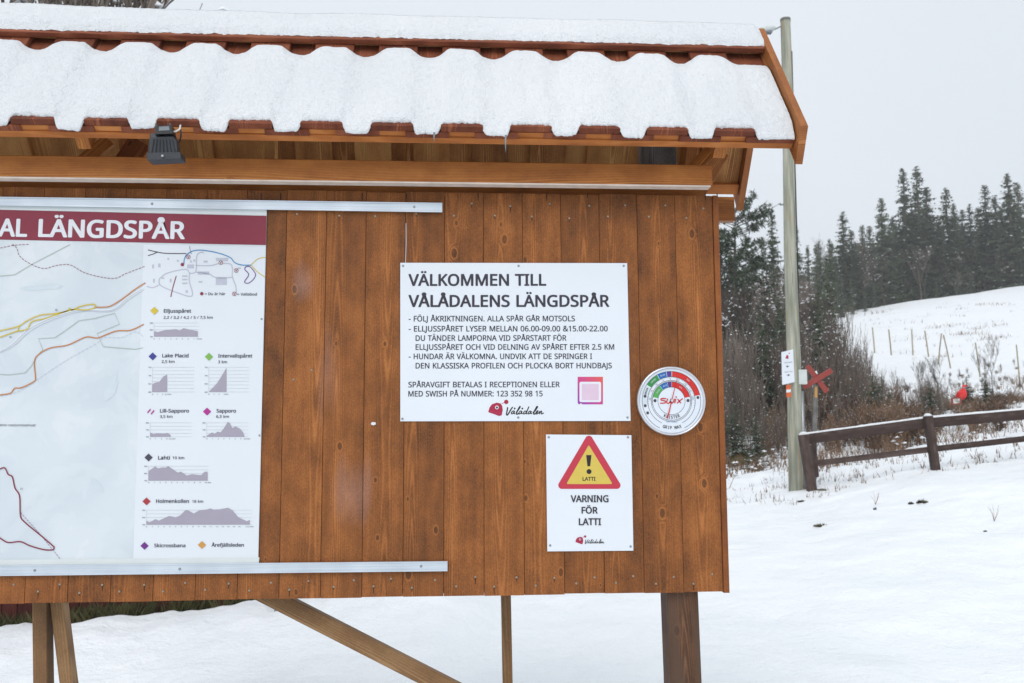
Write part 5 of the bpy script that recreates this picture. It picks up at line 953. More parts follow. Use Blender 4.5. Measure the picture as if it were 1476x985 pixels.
# direction sign
YD = YP-.135
ds = empty('direction_sign', at(1134, 530, YD), 'small white sign with red beanie mark and two black arrows on the wooden pole', 'sign')
MB().prism([at(1126.5,508,YD), at(1127.8,555,YD), at(1145.5,551,YD-.0), at(1143.2,503.5,YD)], (0,0,0), (0,.012,0)).build('sign_panel', M['sheet'], ds)
YD2 = YD-.002
poly_px([(1132,517),(1134,511.5),(1136.5,513),(1136.5,517.5)], 'logo', YD2, ds, 'beanie_mark'); disc_px(1137.5, 509.5, .9, 'logo', YD2, ds, 'pompom_mark', 8)
for y_, dr in ((528.5, -1), (541, 1)):
    m_ = 1135.5 if dr < 0 else 1136
    stroke([(m_-2, y_), (m_+2, y_-.3)], 3.0, 'black', YD2, ds, 'arrow_shaft', sm=False)
    poly_px([(m_-2.6*1, y_), (m_, y_+1.8), (m_, y_-1.8)][::1] if dr < 0 else [(m_+2.6, y_), (m_, y_-1.8), (m_, y_+1.8)], 'black', YD2, ds, 'arrow_head')
txt('LÄNGDSPÅR', 1130.5, 524, 1142, 523, 1.6, 'dgrey', YD2, ds, .0, 0, 1); txt('RECEPTION', 1131, 537.5, 1142.4, 536.5, 1.6, 'dgrey', YD2, ds, .0, 0, 1)
st = empty('orange_marker', at(1136, 564, YP-.12), 'small orange and white banded marker plate on the pole under the white sign', 'marker plate')
for i, (a_, b_) in enumerate(((555.5,562),(562,566),(566,573))):
    MB().prism([at(1133.4+i*.2,a_,YP-.125), at(1133.5+i*.2,b_,YP-.125), at(1139.9+i*.2,b_-.6,YP-.125), at(1139.7+i*.2,a_-.6,YP-.125)], (0,0,0), (0,.01,0)).build('marker_band', M['hi'] if i != 1 else M['white'], st)
# red cross marker post
YX = YP+.15
cx_ = empty('cross_marker', at(1173, 640, YX), 'red wooden cross marker on a grey post behind the fence end', 'trail marker')
g_ = at(1172, 700, YX); g_.z = ground_z(g_.x, g_.y)
plank('marker_post', g_-Vector((0,0,.2)), at(1176,552,YX), (0,-1,0), .062, .05, M['greypost'], cx_)
MB().tube([at(1176,539,YX-.03), at(1176.2,535,YX-.03)], [.03,.012], 8).build('snow_cap', M['snow'], cx_)
plank('cross_arm', at(1163.5,527.5,YX-.05), at(1192,565,YX-.05), (0,-1,0), .085, .02, M['crossred'], cx_)
plank('cross_arm', at(1158,558.5,YX-.075), at(1198.5,534,YX-.075), (0,-1,0), .085, .02, M['crossred'], cx_)
poly_px([(1174.5,558),(1174.3,573),(1178,573.5),(1178,558)], 'dorange', YX-.03, cx_, 'reflector')

# ------------------------------------------------------------------ fence
fn = empty('rail_fence', ground_at(1168, 13.5), 'dark brown two rail wooden fence with snow on its top rail', 'fence')
def fp(px, py, D): return at(px, py, CAM.y+D)
rails = []
F0, F1, F2, F3 = (1162, 13.7), (1340, 13.2), (1476, 12.9), (1640, 12.5)
topc = {1160:(626.2,641), 1340:(602,617), 1476:(590.4,604.8), 1650:(575.5,590)}
lowc = {1160:(666,674), 1340:(644,652.3), 1476:(628.4,636.5), 1650:(609,617.5)}
def frail(a_, b_, tab, off, parent=fn):
    (pa, Da), (pb, Db) = a_, b_
    A_ = [fp(pa, tab[pa][i], Da) for i in (0, 1)]; B_ = [fp(pb, tab[pb][i], Db) for i in (0, 1)]
    wid = ((A_[0]-A_[1]).length+(B_[0]-B_[1]).length)/2
    c0 = (A_[0]+A_[1])/2+Vector((0,off,0)); c1 = (B_[0]+B_[1])/2+Vector((0,off,0))
    plank('rail', c0, c1, (0,-1,0), wid, .04, M['fence'], fn); return c0, c1, wid
k4 = {1160:13.7, 1340:13.2, 1476:12.9, 1650:12.5}
tops = []
for a_, b_ in ((1160,1340),(1340,1650)):
    tops.append(frail((a_,k4[a_]), (b_,k4[b_]), topc, 0)); frail((a_,k4[a_]), (b_,k4[b_]), lowc, 0)
def fpost(px_t, py_t, px_b, py_b, D, wid):
    a_ = fp(px_t, py_t, D); b_ = fp(px_b, py_b, D); d = (b_-a_).normalized()
    b_ = b_+d*.3
    plank('fence_post', a_+Vector((0,.07,0)), b_+Vector((0,.07,0)), (0,-1,0), wid, .09, M['fence'], fn)
    # end board on the front
fpost(1160, 627, 1172.5, 705, 13.45, .135); fpost(1174, 633, 1176.5, 660, 13.9, .06); fpost(1341, 600, 1352, 677, 13.05, .115); fpost(1652, 566, 1660, 652, 12.4, .11)
sn = MB()
for c0, c1, wd in tops:
    m_ = 60; prev = None
    for i in range(m_+1):
        c_ = c0.lerp(c1, i/m_); h = .028+.010*N3(c_.x*3, 1)+.006*N3(c_.x*14, 1); h = max(.008, h)
        z0 = c_.z+wd/2-.003; rr_ = [(c_.x, c_.y-.024, z0), (c_.x, c_.y-.016, z0+h*.8), (c_.x, c_.y, z0+h), (c_.x, c_.y+.016, z0+h*.8), (c_.x, c_.y+.024, z0)]
        b0 = len(sn.v); sn.v += rr_
        if prev is not None: sn.f += [(prev+j, b0+j, b0+j+1, prev+j+1) for j in range(4)]; sn.m += [0]*4
        prev = b0
for px, py, D, r in ((1161,626,13.55,.075),(1341,598.5,13.05,.06)):
    c_ = fp(px, py, D)+Vector((0,.07,0)); vs = []; b0 = len(sn.v)
    for j in range(5):
        a_ = math.pi/2*j/4
        for i in range(12): sn.v.append((c_.x+r*math.cos(a_)*math.cos(i*math.pi/6), c_.y+r*.8*math.cos(a_)*math.sin(i*math.pi/6), c_.z-.012+r*.7*math.sin(a_)))
    for j in range(4):
        for i in range(12): sn.f.append((b0+j*12+i, b0+j*12+(i+1) % 12, b0+(j+1)*12+(i+1) % 12, b0+(j+1)*12+i)); sn.m.append(0)
tag(mesh_obj('fence_snow', sn.v, sn.f, M['roofsnow'], None, None, True), 'thin strip of snow lying along the top rail of the fence', 'snow', kind='stuff')

# ------------------------------------------------------------------ red cabin low behind the board
yc = 5.6
z0 = ground_z(at(200,880,yc).x, yc)-.3
cxr = at(470, 880, yc).x; cxl = -6.5
cb_ = empty('red_cabin', ((cxl+cxr)/2, yc, z0+.3), 'low dark red wooden cabin glimpsed below the notice board on the left', 'cabin')
x = cxl
while x < cxr-.001:
    plank('wall_plank', (x+.07, yc, z0), (x+.07, yc, z0+2.5), (0,-1,0), .134, .024, M['cabin'], cb_); x += .14
MB().box((cxl+.02, yc+.014, z0), (cxr-.03, yc+3.4, z0+2.5)).build('wall', M['cabin'], cb_)
rp = [(cxl-.3, yc-.35, z0+2.45), (cxl-.3, yc+3.8, z0+3.0), (cxl-.3, yc+3.8, z0+3.1), (cxl-.3, yc-.35, z0+2.55)]
MB().prism(rp, (0,0,0), (cxr-cxl+.6,0,0)).build('roof', M['backing'], cb_)
rp = [(cxl-.3, yc-.33, z0+2.553), (cxl-.3, yc+3.8, z0+3.103), (cxl-.3, yc+3.8, z0+3.28), (cxl-.3, yc-.30, z0+2.70)]
MB().prism(rp, (0,0,0), (cxr-cxl+.6,0,0)).build('roof_snow_layer', M['roofsnow'], cb_)
# sheltered strip of green grass along the wall, snow bank in front
gr = MB(); rg = random.Random(3)
for i in range(9000):
    px = rg.uniform(-60, 535); yy = rg.uniform(yc-.75, yc-.02) if px > 0 else rg.uniform(yc-.75, yc-.02)
    x = at(px, 890, yy).x; z = ground_z(x, yy)
    dens = .5+.5*N3(x*2.3, 4.); h = rg.uniform(.10, .34)*(1.0 if dens > .48 else .35)
    a_ = rg.uniform(0, 6.28); lean = rg.uniform(.03, .16); w_ = .004
    p0 = Vector((x, yy, z-.01)); d = Vector((math.cos(a_), math.sin(a_), 0)); s_ = Vector((-d.y, d.x, 0))*w_
    gr.add([p0-s_, p0+s_, p0+d*lean*.5+Vector((0,0,h*.7))+s_*.6, p0+d*lean+Vector((0,0,h))], [(0,1,2,3)])
tag(mesh_obj('grass', gr.v, gr.f, M['grass']), 'green and dry grass strip along the foot of the red cabin', 'grass', kind='stuff')
# bank: earth strip then snow edge
ev, ef = [], []
for i in range(161):
    x = lerp(-4.5, .9, i/160)
    for j, (yy, dz) in enumerate(((yc-.9,-.05),(yc-.75,.02),(yc-.4,.03),(yc+.02,.04))):
        ev.append((x, yy, ground_z(x, yy)+dz+.012*N3(x*6, j)))
    if i: ef += [((i-1)*4+j, i*4+j, i*4+j+1, (i-1)*4+j+1) for j in range(3)]
tag(mesh_obj('bare_earth', ev, ef, M['moss'], None, None, True), kind='structure')
bk_v, bk_f = [], []; nb2 = 24
for i in range(321):
    x = lerp(-5, 2.2, i/320); edge = yc-.72 + .10*N3(x*1.7, 3) + .05*N3(x*6, 3) + .25*smooth(-.9, .6, x)
    hh = (.21+.05*N3(x*2.1, 8)+.04*smooth(-1.6, .3, x)+.02*N3(x*9, 8))*(1-smooth(.9, 2.1, x))
    for j in range(nb2+1):
        v = j/nb2; yy = lerp(yc-3.2, edge, v)
        prof = smooth(0, .8, v)*(1-max(0, (v-.9)/.1)**3)
        bk_v.append((x, yy, ground_rough(x, yy)-.02-.03*smooth(1.5, 2.2, x)+(hh+.02)*prof + .006*N3(x*11, yy*11)))
    if i: bk_f += [((i-1)*(nb2+1)+j, i*(nb2+1)+j, i*(nb2+1)+j+1, (i-1)*(nb2+1)+j+1) for j in range(nb2)]
tag(mesh_obj('snow_bank', bk_v, bk_f, M['snow'], None, None, True), kind='structure')
p = at(408, 872, 4.2)
tag(MB().box((p.x-.07, 4.2, ground_z(p.x,4.2)-.1), (p.x+.07, 4.36, p.z+.03)).build('concrete_footing', M['mortar']), 'small grey concrete footing block in the snow behind the diagonal brace', 'footing')
p = at(36, 893, yc-.8)
bm = bmesh.new(); bmesh.ops.create_icosphere(bm, subdivisions=3, radius=.045)
for v in bm.verts: v.co = Vector((v.co.x*1.3, v.co.y, v.co.z*.7))*(1+.5*noise.noise(v.co*16))
me = bpy.data.meshes.new('snow_lump'); bm.to_mesh(me); bm.free(); me.materials.append(M['roofsnow'])
o = bpy.data.objects.new('snow_lump', me); COL.objects.link(o); o.location = p; o.location = (p.x, yc-.62, ground_z(p.x, yc-.62)+.06); tag(o, 'small lump of snow lying on the grass by the red cabin wall', 'snow lump')

# ------------------------------------------------------------------ vegetation builders (unit height, base at the origin)
def build_mesh(mb, name, mats):
    me = bpy.data.meshes.new(name); me.from_pydata(mb.v, [], mb.f)
    for m_ in mats: me.materials.append(m_)
    me.polygons.foreach_set('material_index', mb.m); me.update(); return me
def spruce(seed, rad=.13, snow=.1, n_wh=58, gap=.04):
    r_ = random.Random(seed); mb = MB(); tr = MB()
    tr.tube([(0,0,-.02),(.004*r_.uniform(-1,1),0,.5),(0,0,.985)], [.0125,.007,.0012], 6)
    for w_ in range(n_wh):
        z = gap + (1-gap)*((w_+r_.uniform(-.3,.3))/n_wh); z = min(z, .985)
        prof = (1-z)**.82*(.75+.25*min(1, z/.15))
        lob = 1+.28*N3(z*9, seed)
        for b in range(r_.randint(5, 7)):
            a_ = r_.uniform(0, 6.283); L = rad*prof*lob*r_.uniform(.55, 1.18)+.006
            dr = Vector((math.cos(a_), math.sin(a_), 0)); sd = Vector((-dr.y, dr.x, 0))
            tilt = -.28-.25*(1-z)+r_.uniform(-.15,.15) if z < .85 else .5
            ns = max(2, int(L/.013))
            for k in range(ns):
                u = (k+.6)/ns; c_ = dr*L*u + Vector((0,0,z+tilt*L*u+ .25*L*u*u))
                ll = .027*(1.1-.6*u)*r_.uniform(.7,1.4)*(.5+.5*min(1,L/.06)); ww = ll*.42
                for s_ in (-1, 1):
                    out = (dr*.7+sd*s_*r_.uniform(.4,1.)).normalized()*ll + Vector((0,0,-ll*r_.uniform(.25,.95)))
                    side_ = sd*ww*.5
                    m_ = 1 if r_.random() < snow*(1.2-z) else 0
                    mb.add([c_-side_, c_+side_, c_+out], [(0,1,2)], m_)
                if r_.random() < .5:
                    mb.add([c_-dr*ww, c_+dr*ww, c_+Vector((0,0,-ll*1.1))], [(0,1,2)], 0)
    return build_mesh(mb, 'crown', [M['spruce'], M['roofsnow']]), build_mesh(tr, 'trunk', [M['bark']])
def pine(seed):
    r_ = random.Random(seed); mb = MB(); tr = MB()
    tr.tube([(0,0,-.02),(.01,0,.4),(.005,.01,.75),(0,0,.97)], [.017,.012,.007,.002], 7)
    for b in range(100):
        z = r_.uniform(.16, .97); a_ = r_.uniform(0, 6.283); L = (.23*math.sin(math.pi*min(1, (1.02-z)/.62)**.7)+.03)*r_.uniform(.6,1.15)
        dr = Vector((math.cos(a_), math.sin(a_), .35)).normalized(); tr.tube([(0,0,z), Vector((0,0,z))+dr*L*.55, Vector((0,0,z+.02))+dr*L], [.003,.002,.001], 3, caps=False)
        for c in range(10):
            u = r_.uniform(.35, 1.05); cc = Vector((0,0,z))+dr*L*u+Vector((r_.gauss(0,.014), r_.gauss(0,.014), r_.gauss(0,.009)))
            for k in range(16):
                v = Vector((r_.gauss(0,1), r_.gauss(0,1), r_.gauss(.35,.7))).normalized()*r_.uniform(.012,.026); w_ = v.cross(Vector((0,.3,1))).normalized()*.0045
                mb.add([cc+v*.2-w_, cc+v*.2+w_, cc+v*1.25], [(0,1,2)], 1 if r_.random() < .04 else 0)
    return build_mesh(mb, 'crown', [M['pine'], M['roofsnow']]), build_mesh(tr, 'trunk', [M['bark']])
def bare_tree(seed, spread=.5, lv=4, r0=.012, stems=1, mat='birchbark', up=.25, twig=.0016, kids=(3, 5), snowy=.04):
    r_ = random.Random(seed); mb = MB()
    def grow(p, d, L, r, level):
        n_ = 3; pts = [p]; dd = d.copy()
        for i in range(n_):
            dd = (dd+Vector((r_.gauss(0,.10), r_.gauss(0,.10), up*.3))).normalized(); pts.append(pts[-1]+dd*L/n_)
        mb.tube(pts, [max(twig, r*(1-.22*i)) for i in range(n_+1)], 5 if level == 0 else 3, caps=False)
        for p_ in pts[1:]:
            if r_.random() < snowy:
                e = r_.uniform(.006, .014); d1 = Vector((r_.uniform(-1,1), r_.uniform(-1,1), r_.uniform(-.3,.3))).normalized()*e; d2 = Vector((-d1.y, d1.x, 0))*.7; up_ = Vector((0,0,e*.7))
                mb.add([p_-d1, p_-d2, p_+d1, p_+d2, p_+up_], [(0,1,4),(1,2,4),(2,3,4),(3,0,4),(3,2,1,0)], 1)
        if level >= lv: return
        for k in range(r_.randint(*kids)):
            t = r_.uniform(.3, 1.); q = pts[min(n_, int(t*n_))].lerp(pts[min(n_, int(t*n_)+1)], (t*n_) % 1)
            side_ = Vector((r_.gauss(0,1), r_.gauss(0,1), 0)).normalized()
            nd = (dd*(1-spread)+side_*spread+Vector((0,0,up))).normalized()
            grow(q, nd, L*r_.uniform(.45,.7), r*.55, level+1)
    for s_ in range(stems):
        a_ = r_.uniform(0, 6.28); ln = 0 if stems == 1 else r_.uniform(.05, .45)
        off = Vector((math.cos(a_), math.sin(a_), 0))*(0 if stems == 1 else r_.uniform(0, .12))
        grow(off+Vector((0,0,-.03)), (Vector((0,0,1))+Vector((math.cos(a_), math.sin(a_), 0))*ln).normalized(), (.48 if stems == 1 else r_.uniform(.3,.55)), r0*r_.uniform(.7,1.1), 0)
    zm = max(v[2] for v in mb.v); mb.v = [(v[0]/zm, v[1]/zm, v[2]/zm) for v in mb.v]
    return build_mesh(mb, 'branches', [M[mat], M['roofsnow']])
SPR = [spruce(11+i, rad=.11+.02*(i % 3), snow=.03) for i in range(4)]
SPS = [spruce(31+i, rad=.16, snow=.12, n_wh=36, gap=.02) for i in range(3)]
PIN = [pine(3), pine(9)]
BIR = [bare_tree(50+i, .42, 4, .011, 1, 'birchbark', .3, .0011) for i in range(3)]
SHR = [bare_tree(70+i, .30, 2, .0060, 10, 'birchbark', .5, .0019, (3, 5), .045) for i in range(4)]
BRN = [bare_tree(90+i, .50, 2, .008, 15, 'brush', .3, .0036, (3, 5), .09) for i in range(3)]

def put_tree(name, var, px, top, D, lab, cat, group, wide=1., hgt=None, rot=None):
    g_ = ground_at(px, D); g_.z -= .03
    h = hgt if hgt else at(px, top, g_.y).z - g_.z
    root = empty(name, g_, lab, cat, group)
    parts = zip(('crown', 'trunk'), var) if isinstance(var, tuple) else (('branches', var),)
    rz = random.uniform(0, 6.28) if rot is None else rot
    for nm, me in parts:
        o = bpy.data.objects.new(nm, me); COL.objects.link(o); attach(o, g_, root); o.scale = (h*wide, h*wide, h); o.rotation_euler = (0, 0, rz)
    return root
def put_single(name, me, p, h, wide, lab, cat, group):
    o = bpy.data.objects.new(name, me); COL.objects.link(o); o.location = p; o.scale = (h*wide, h*wide, h)
    o.rotation_euler = (random.uniform(-.08,.08), random.uniform(-.08,.08), random.uniform(0, 6.28)); tag(o, lab, cat, group); return o
# tree line along the crest of the slope
named = {1321:'tall spruce with narrow spire, left of the tallest pair above the slope', 1341:'tallest broad spruce of the tree line, above the slope',
         1287:'ragged broad spruce standing left of the tallest pair of spruces', 1383:'tall spruce standing right of the tallest pair above the slope',
         1441:'tall narrow spruce near the right end of the tree line', 1476:'large dark spruce at the right edge of the picture', 1229:'slim pointed spruce at the left end of the open slope'}
crest = [(1187.3+i*11.5, 322+26*math.sin(i*2.3)+(30 if i < 6 else 0)+(i % 3)*12, 97+(i*7) % 13, i % 4) for i in range(27)]+[(1208,343,84,1),(1229,304,86,0),(1240,330,88,2),(1257,323,92,1),(1287,284,89,2),(1321,241,90,0),(1341,238,92,3),(1354,268,95,2),(1383,269,90,1),(1394,292,94,0),(1406,301,98,2),
         (1417,293,96,0),(1441,265,91,1),(1455,280,96,3),(1476,249,88,2),(1192,347,82,0),(1272,345,98,3),(1305,320,100,2),(1368,320,102,0),(1430,315,104,3),(1249,350,96,2),(1464,300,92,3),(1333,300,98,1),
         (1490,262,90,0),(1512,240,92,1),(1540,268,94,2),(1215,370,92,3),(1296,330,94,1),(1376,335,90,3),(1400,330,92,2),(1422,335,91,2),(1448,330,93,0),(1312,345,90,3),(1348,330,91,0),(1284,350,90,0),(1470,335,91,1)]
for px, top, D, v in crest:
    lab = named.get(px, 'dark green spruce in the tree line along the top of the snowy slope'); 
    put_tree('spruce_tree', SPR[v], px, top, D, lab, 'spruce tree', None if px in named else 'spruces along the top of the snowy slope', random.uniform(1.45, 2.0))
for px, top, D, v in ((1200,385,76,0),(1222,390,78,1),(1237,398,80,2),(1256,415,83,0),(1185,400,70,1),(1362,400,87,1),(1392,390,87,2),(1412,385,88,0),(1345,405,88,2),(1270,405,86,1)):
    put_tree('snowy_spruce', SPS[v], px, top, D, 'short spruce with snow on its branches below the taller tree line', 'spruce tree', 'snowy young spruces below the tree line', random.uniform(.95, 1.2))
# bare birches mixed with them
for i in range(26):
    px = random.uniform(1190, 1490); put_tree('bare_birch', BIR[i % 3], px, random.uniform(340, 395), random.uniform(86, 96), 'leafless grey birch among the spruces at the top of the slope', 'birch', 'leafless birches in the tree line', 1.2)
# thicket behind the board's right edge
put_tree('pine_tree', PIN[0], 1070, 292, 44, 'olive green pine with rounded crown just right of the notice board', 'pine tree', None, .95, rot=1.)
put_tree('pine_tree', PIN[1], 1048, 345, 36, 'lower olive green pine partly hidden by the edge of the notice board', 'pine tree', None, 1.2)
put_tree('spruce_tree', SPR[0], 1124, 300, 62, 'dark spruce directly left of the wooden utility pole', 'spruce tree', None, 1.3)
put_tree('spruce_tree', SPR[1], 1157, 320, 64, 'dark spruce directly right of the wooden utility pole', 'spruce tree', None, 1.4)
for px, top, D, v in ((1093,357,66,2),(1175,352,70,3),(1108,385,58,0),(1141,380,60,2),(1168,395,60,1),(1045,400,50,0),(1085,420,48,1),(1128,430,46,2),(1188,420,62,3),(1060,330,70,3),(1030,350,60,2),(1010,330,62,1)):
    put_tree('spruce_tree', SPR[v], px, top, D, 'dark spruce in the dense thicket between notice board and slope', 'spruce tree', 'spruces in the thicket behind the pole', 1.4)
for i in range(26):
    px = random.uniform(1020, 1205); D = random.uniform(34, 60); top = random.uniform(375, 470)+max(0, px-1120)*.2
    put_tree('bare_birch', BIR[i % 3], px, top, D, 'leafless brown birch in the dense thicket behind the pole', 'birch', 'leafless birches in the thicket', 1.3)
for i in range(30):
    px = random.uniform(1025, 1205); D = random.uniform(24, 50)
    put_tree('snowy_spruce', SPS[i % 3], px, 0, D, 'small snow dusted spruce in the thicket behind the pole', 'spruce tree', 'small snowy spruces in the thicket', 1.1, hgt=random.uniform(1.8, 5.0)*(.6+D/60))
for i in range(34):
    px = random.uniform(1040, 1200); D = random.uniform(21, 32); g_ = ground_at(px, D); tp = random.uniform(455, 560)
    put_single('bare_shrub', SHR[i % 4], g_, max(.8, min(4.2, at(px, tp, g_.y).z-g_.z)), random.uniform(.6,.9), 'tall leafless grey brown shrub in front of the dark thicket near the pole', 'shrub', 'tall leafless shrubs in front of the thicket')
# shrubs on the bank behind the fence
TOPF = [(1040,480),(1150,465),(1232,470),(1256,520),(1330,530),(1350,520),(1370,560),(1476,552)]
for i in range(215):
    u = random.random(); px = 1035+450*u**1.0; D = random.uniform(19.5, 37)
    tp = interp(px, TOPF)+abs(random.gauss(0, 26)); g_ = ground_at(px, D); hh = max(.35, min(3.2 if D > 23 else .6+(D-18)*.25, at(px, tp, g_.y).z-g_.z))
    if random.random() < .55: put_single('bare_shrub', SHR[i % 4], ground_at(px, D)-Vector((0,0,.02)), hh, random.uniform(.8,1.1), 'leafless grey brown shrub on the snowy bank behind the fence', 'shrub', 'leafless shrubs on the bank behind the fence')
    else: put_single('brown_shrub', BRN[i % 3], ground_at(px, D)-Vector((0,0,.02)), hh*.6, random.uniform(.9,1.4), 'low brown twiggy shrub on the snowy bank behind the fence', 'shrub', 'low brown shrubs on the bank behind the fence')
for px, D, h in ((1200,30,3.6),(1214,31,3.9),(1226,33,3.7),(1190,28,3.4),(1236,32,3.0),(1180,27,3.2),(1246,36,2.4),(1208,26,2.9)):
    put_single('sapling_clump', SHR[(px+D) % 4], ground_at(px, D), h, .75, 'tall upright clump of leafless saplings above the red cross marker', 'saplings', 'tall leafless saplings above the cross marker')
for px, D, h in ((1331,26,1.5),(1354,27,1.5),(1425,24,2.0),(1437,25,1.9)):
    put_single('young_birch', BIR[px % 3], ground_at(px, D), h, .8, 'thin leafless young birch standing on the bank right of the fence post', 'birch', 'thin young birches on the bank by the fence')
for px, D, h in ((1262,22,1.5),(1275,23,1.3),(1425,22,1.0),(1090,19,1.2),(1060,20,1.4),(1345,21,1.3),(1398,22,1.0),(1285,20,1.1)):
    put_tree('juniper_bush', SPS[px % 3], px, 0, D, 'small dark green juniper bush among the bare shrubs on the bank', 'juniper', 'small green junipers on the bank', 2.4, hgt=h)
for i in range(96):
    px = 1165+320*random.random()**.75; D = random.uniform(17.8, 24) if not 1360 < px < 1398 else random.uniform(22, 25); g_ = ground_at(px, D); tp = random.uniform(562, 606)
    hh = max(.4, at(px, tp, g_.y).z-g_.z)
    put_single('brown_shrub', BRN[i % 3], g_-Vector((0,0,.02)), hh, random.uniform(.9,1.5), 'reddish brown twiggy shrub close behind the rails of the fence', 'shrub', 'reddish brown shrubs close behind the fence')
# undergrowth: nobody could count these twigs and lumps
ug = MB(); ru = random.Random(17)
for i in range(5600):
    px = ru.uniform(1030, 1500); D = ru.uniform(15.6, 30)*1.0; g_ = ground_at(px, D)
    dens = N3(g_.x*1.1, g_.y*.9, 4)+.10*(1-(px-1030)/470)
    if dens < .10: continue
    h = ru.uniform(.10, .42); a_ = ru.uniform(0, 6.28); ln = ru.uniform(.1,.8)
    tip = g_+Vector((math.cos(a_)*ln*h, math.sin(a_)*ln*h, h)); w_ = ru.uniform(.004,.010)
    mid = g_.lerp(tip, .5)+Vector((0,0,h*.08)); s_ = Vector((w_,0,0))
    ug.add([g_-s_, g_+s_, mid+s_*.6, tip, mid-s_*.6], [(0,1,2,3,4)], 0)
    for k in range(2):
        b_ = mid+Vector((ru.uniform(-.15,.15), ru.uniform(-.1,.1), ru.uniform(.02,.2))); ug.add([mid-s_*.5, mid+s_*.5, b_], [(0,1,2)], 0)
o = mesh_obj('undergrowth', ug.v, ug.f, [M['brush']], None, None); tag(o, 'brown twigs and dead stems poking through the snow behind the fence', 'undergrowth', kind='stuff')
# snow lumps caught on the undergrowth
lu = MB()
for i in range(1500):
    px = ru.uniform(1030, 1480); D = ru.uniform(15.5, 32); g_ = ground_at(px, D); r = ru.uniform(.012, .05); g_.z += abs(ru.gauss(0, .16))
    if N3(g_.x*.8, g_.y*.8, 11) < -.05: continue
    vs = []
    for (a_, b_) in ((0,1),(60,1),(120,1),(180,1),(240,1),(300,1)): vs.append(g_+Vector((math.cos(R(a_))*r*ru.uniform(.8,1.5), math.sin(R(a_))*r*ru.uniform(.5,1.3), ru.uniform(-.5,.5)*r)))
    vs += [g_+Vector((0,0,r*.5)), g_-Vector((0,0,r*.35))]
    lu.add(vs, [(i_, (i_+1) % 6, 6) for i_ in range(6)]+[((i_+1) % 6, i_, 7) for i_ in range(6)])
tag(mesh_obj('snow_clods', lu.v, lu.f, M['snow'], None, None, True), 'small clods of snow caught on the twigs of the undergrowth', 'snow', kind='stuff')
# grass specks poking through the fence-side snow and the ski slope
sp = MB()
def tuft(g_, n_, h, s, m_=0):
    for k in range(n_):
        a_ = ru.uniform(0, 6.28); d = Vector((math.cos(a_), math.sin(a_), 0)); b_ = g_+Vector((ru.gauss(0,s), ru.gauss(0,s), -.01)); q = Vector((-d.y, d.x, 0))*h*.05
        sp.add([b_-q, b_+q, b_+d*h*ru.uniform(.2,.8)+Vector((0,0,h*ru.uniform(.5,1.1)))], [(0,1,2)], m_)
for i in range(260):
    px = ru.uniform(1050, 1476); tuft(ground_at(px, ru.uniform(12.8, 15.6)), ru.randint(1, 5), ru.uniform(.05,.16), .04)
for i in range(48):
    px = ru.uniform(1240, 1476); D = ru.uniform(44, 82); tuft(ground_at(px, D), 10, ru.uniform(.15,.4), .35)
for px, D in ((1362,60),(1395,54),(1400,54),(1412,56),(1384,61),(1445,56),(1452,70),(1436,50),(1446,50),(1428,72)): tuft(ground_at(px, D), 40, .3, .6)
tag(mesh_obj('grass_specks', sp.v, sp.f, [M['brush']], None, None), 'scattered dry grass stalks poking out of the thin snow', 'grass', kind='stuff')

# dark clumps of moss and turf in the near snow
def clump(px, py, wid, hgt, lab):
    g_ = on_ground(px, py); r_ = random.Random(int(px)); mb = MB()
    n_ = 14
    for i in range(190):
        a_ = r_.uniform(0, 6.28); rr_ = r_.uniform(0, 1)**.6; b_ = g_+Vector((math.cos(a_)*rr_*wid*.5, math.sin(a_)*rr_*wid*.4, -.005))
        if N3(b_.x*14, b_.y*14, px) < -.3: continue
        h = hgt*r_.uniform(.3,1.25)*(1.1-rr_*.6)
        q = r_.uniform(.003,.009); d = Vector((r_.gauss(0,.35), r_.gauss(0,.35), 1)).normalized()*h
        mb.add([b_+Vector((q,0,0)), b_+Vector((-q*.5,q*.8,0)), b_+Vector((-q*.5,-q*.8,0)), b_+d], [(0,1,3),(1,2,3),(2,0,3)])
    vs = []
    for j in range(4) if hgt > .2 else ():
        for i in range(n_):
            t = 2*math.pi*i/n_; k = (1, .8, .5, .12)[j]*(1+.75*N3(math.cos(t)*1.7+px, math.sin(t)*1.7, j*.4)); vs.append(g_+Vector((math.cos(t)*wid*.5*k, math.sin(t)*wid*.42*k, (-.01, hgt*.35, hgt*.6, hgt*.7)[j])))
    if vs: mb.add(vs, [(j*n_+i, j*n_+(i+1) % n_, (j+1)*n_+(i+1) % n_, (j+1)*n_+i) for j in range(3) for i in range(n_)]+[tuple(3*n_+i for i in range(n_))])
    tag(mesh_obj('turf_clump', mb.v, mb.f, M['moss']), lab, 'turf clump')
clump(1184, 759, .20, .045, 'dark turf clump with grass blades alone in the open snow below the pole')
clump(1329, 725, .14, .055, 'dark mossy clump in the snow below the middle fence post')
clump(1313, 727, .07, .035, 'tiny dark mossy clump just left of the larger clump below the fence')
clump(1185, 707, .26, .035, 'brown grass clump at the foot of the fence end post')
clump(1156, 723, .14, .03, 'flat dark turf patch at the foot of the wooden pole')
clump(1066, 668, .65, .34, 'rounded dark brown earth mound in the bushes near the edge of the board')
clump(1260, 735, .05, .05, 'thin dry weed stalk in the snow between pole and middle fence post')
clump(1420, 767, .04, .02, 'pair of dark specks of earth in the snow at right')
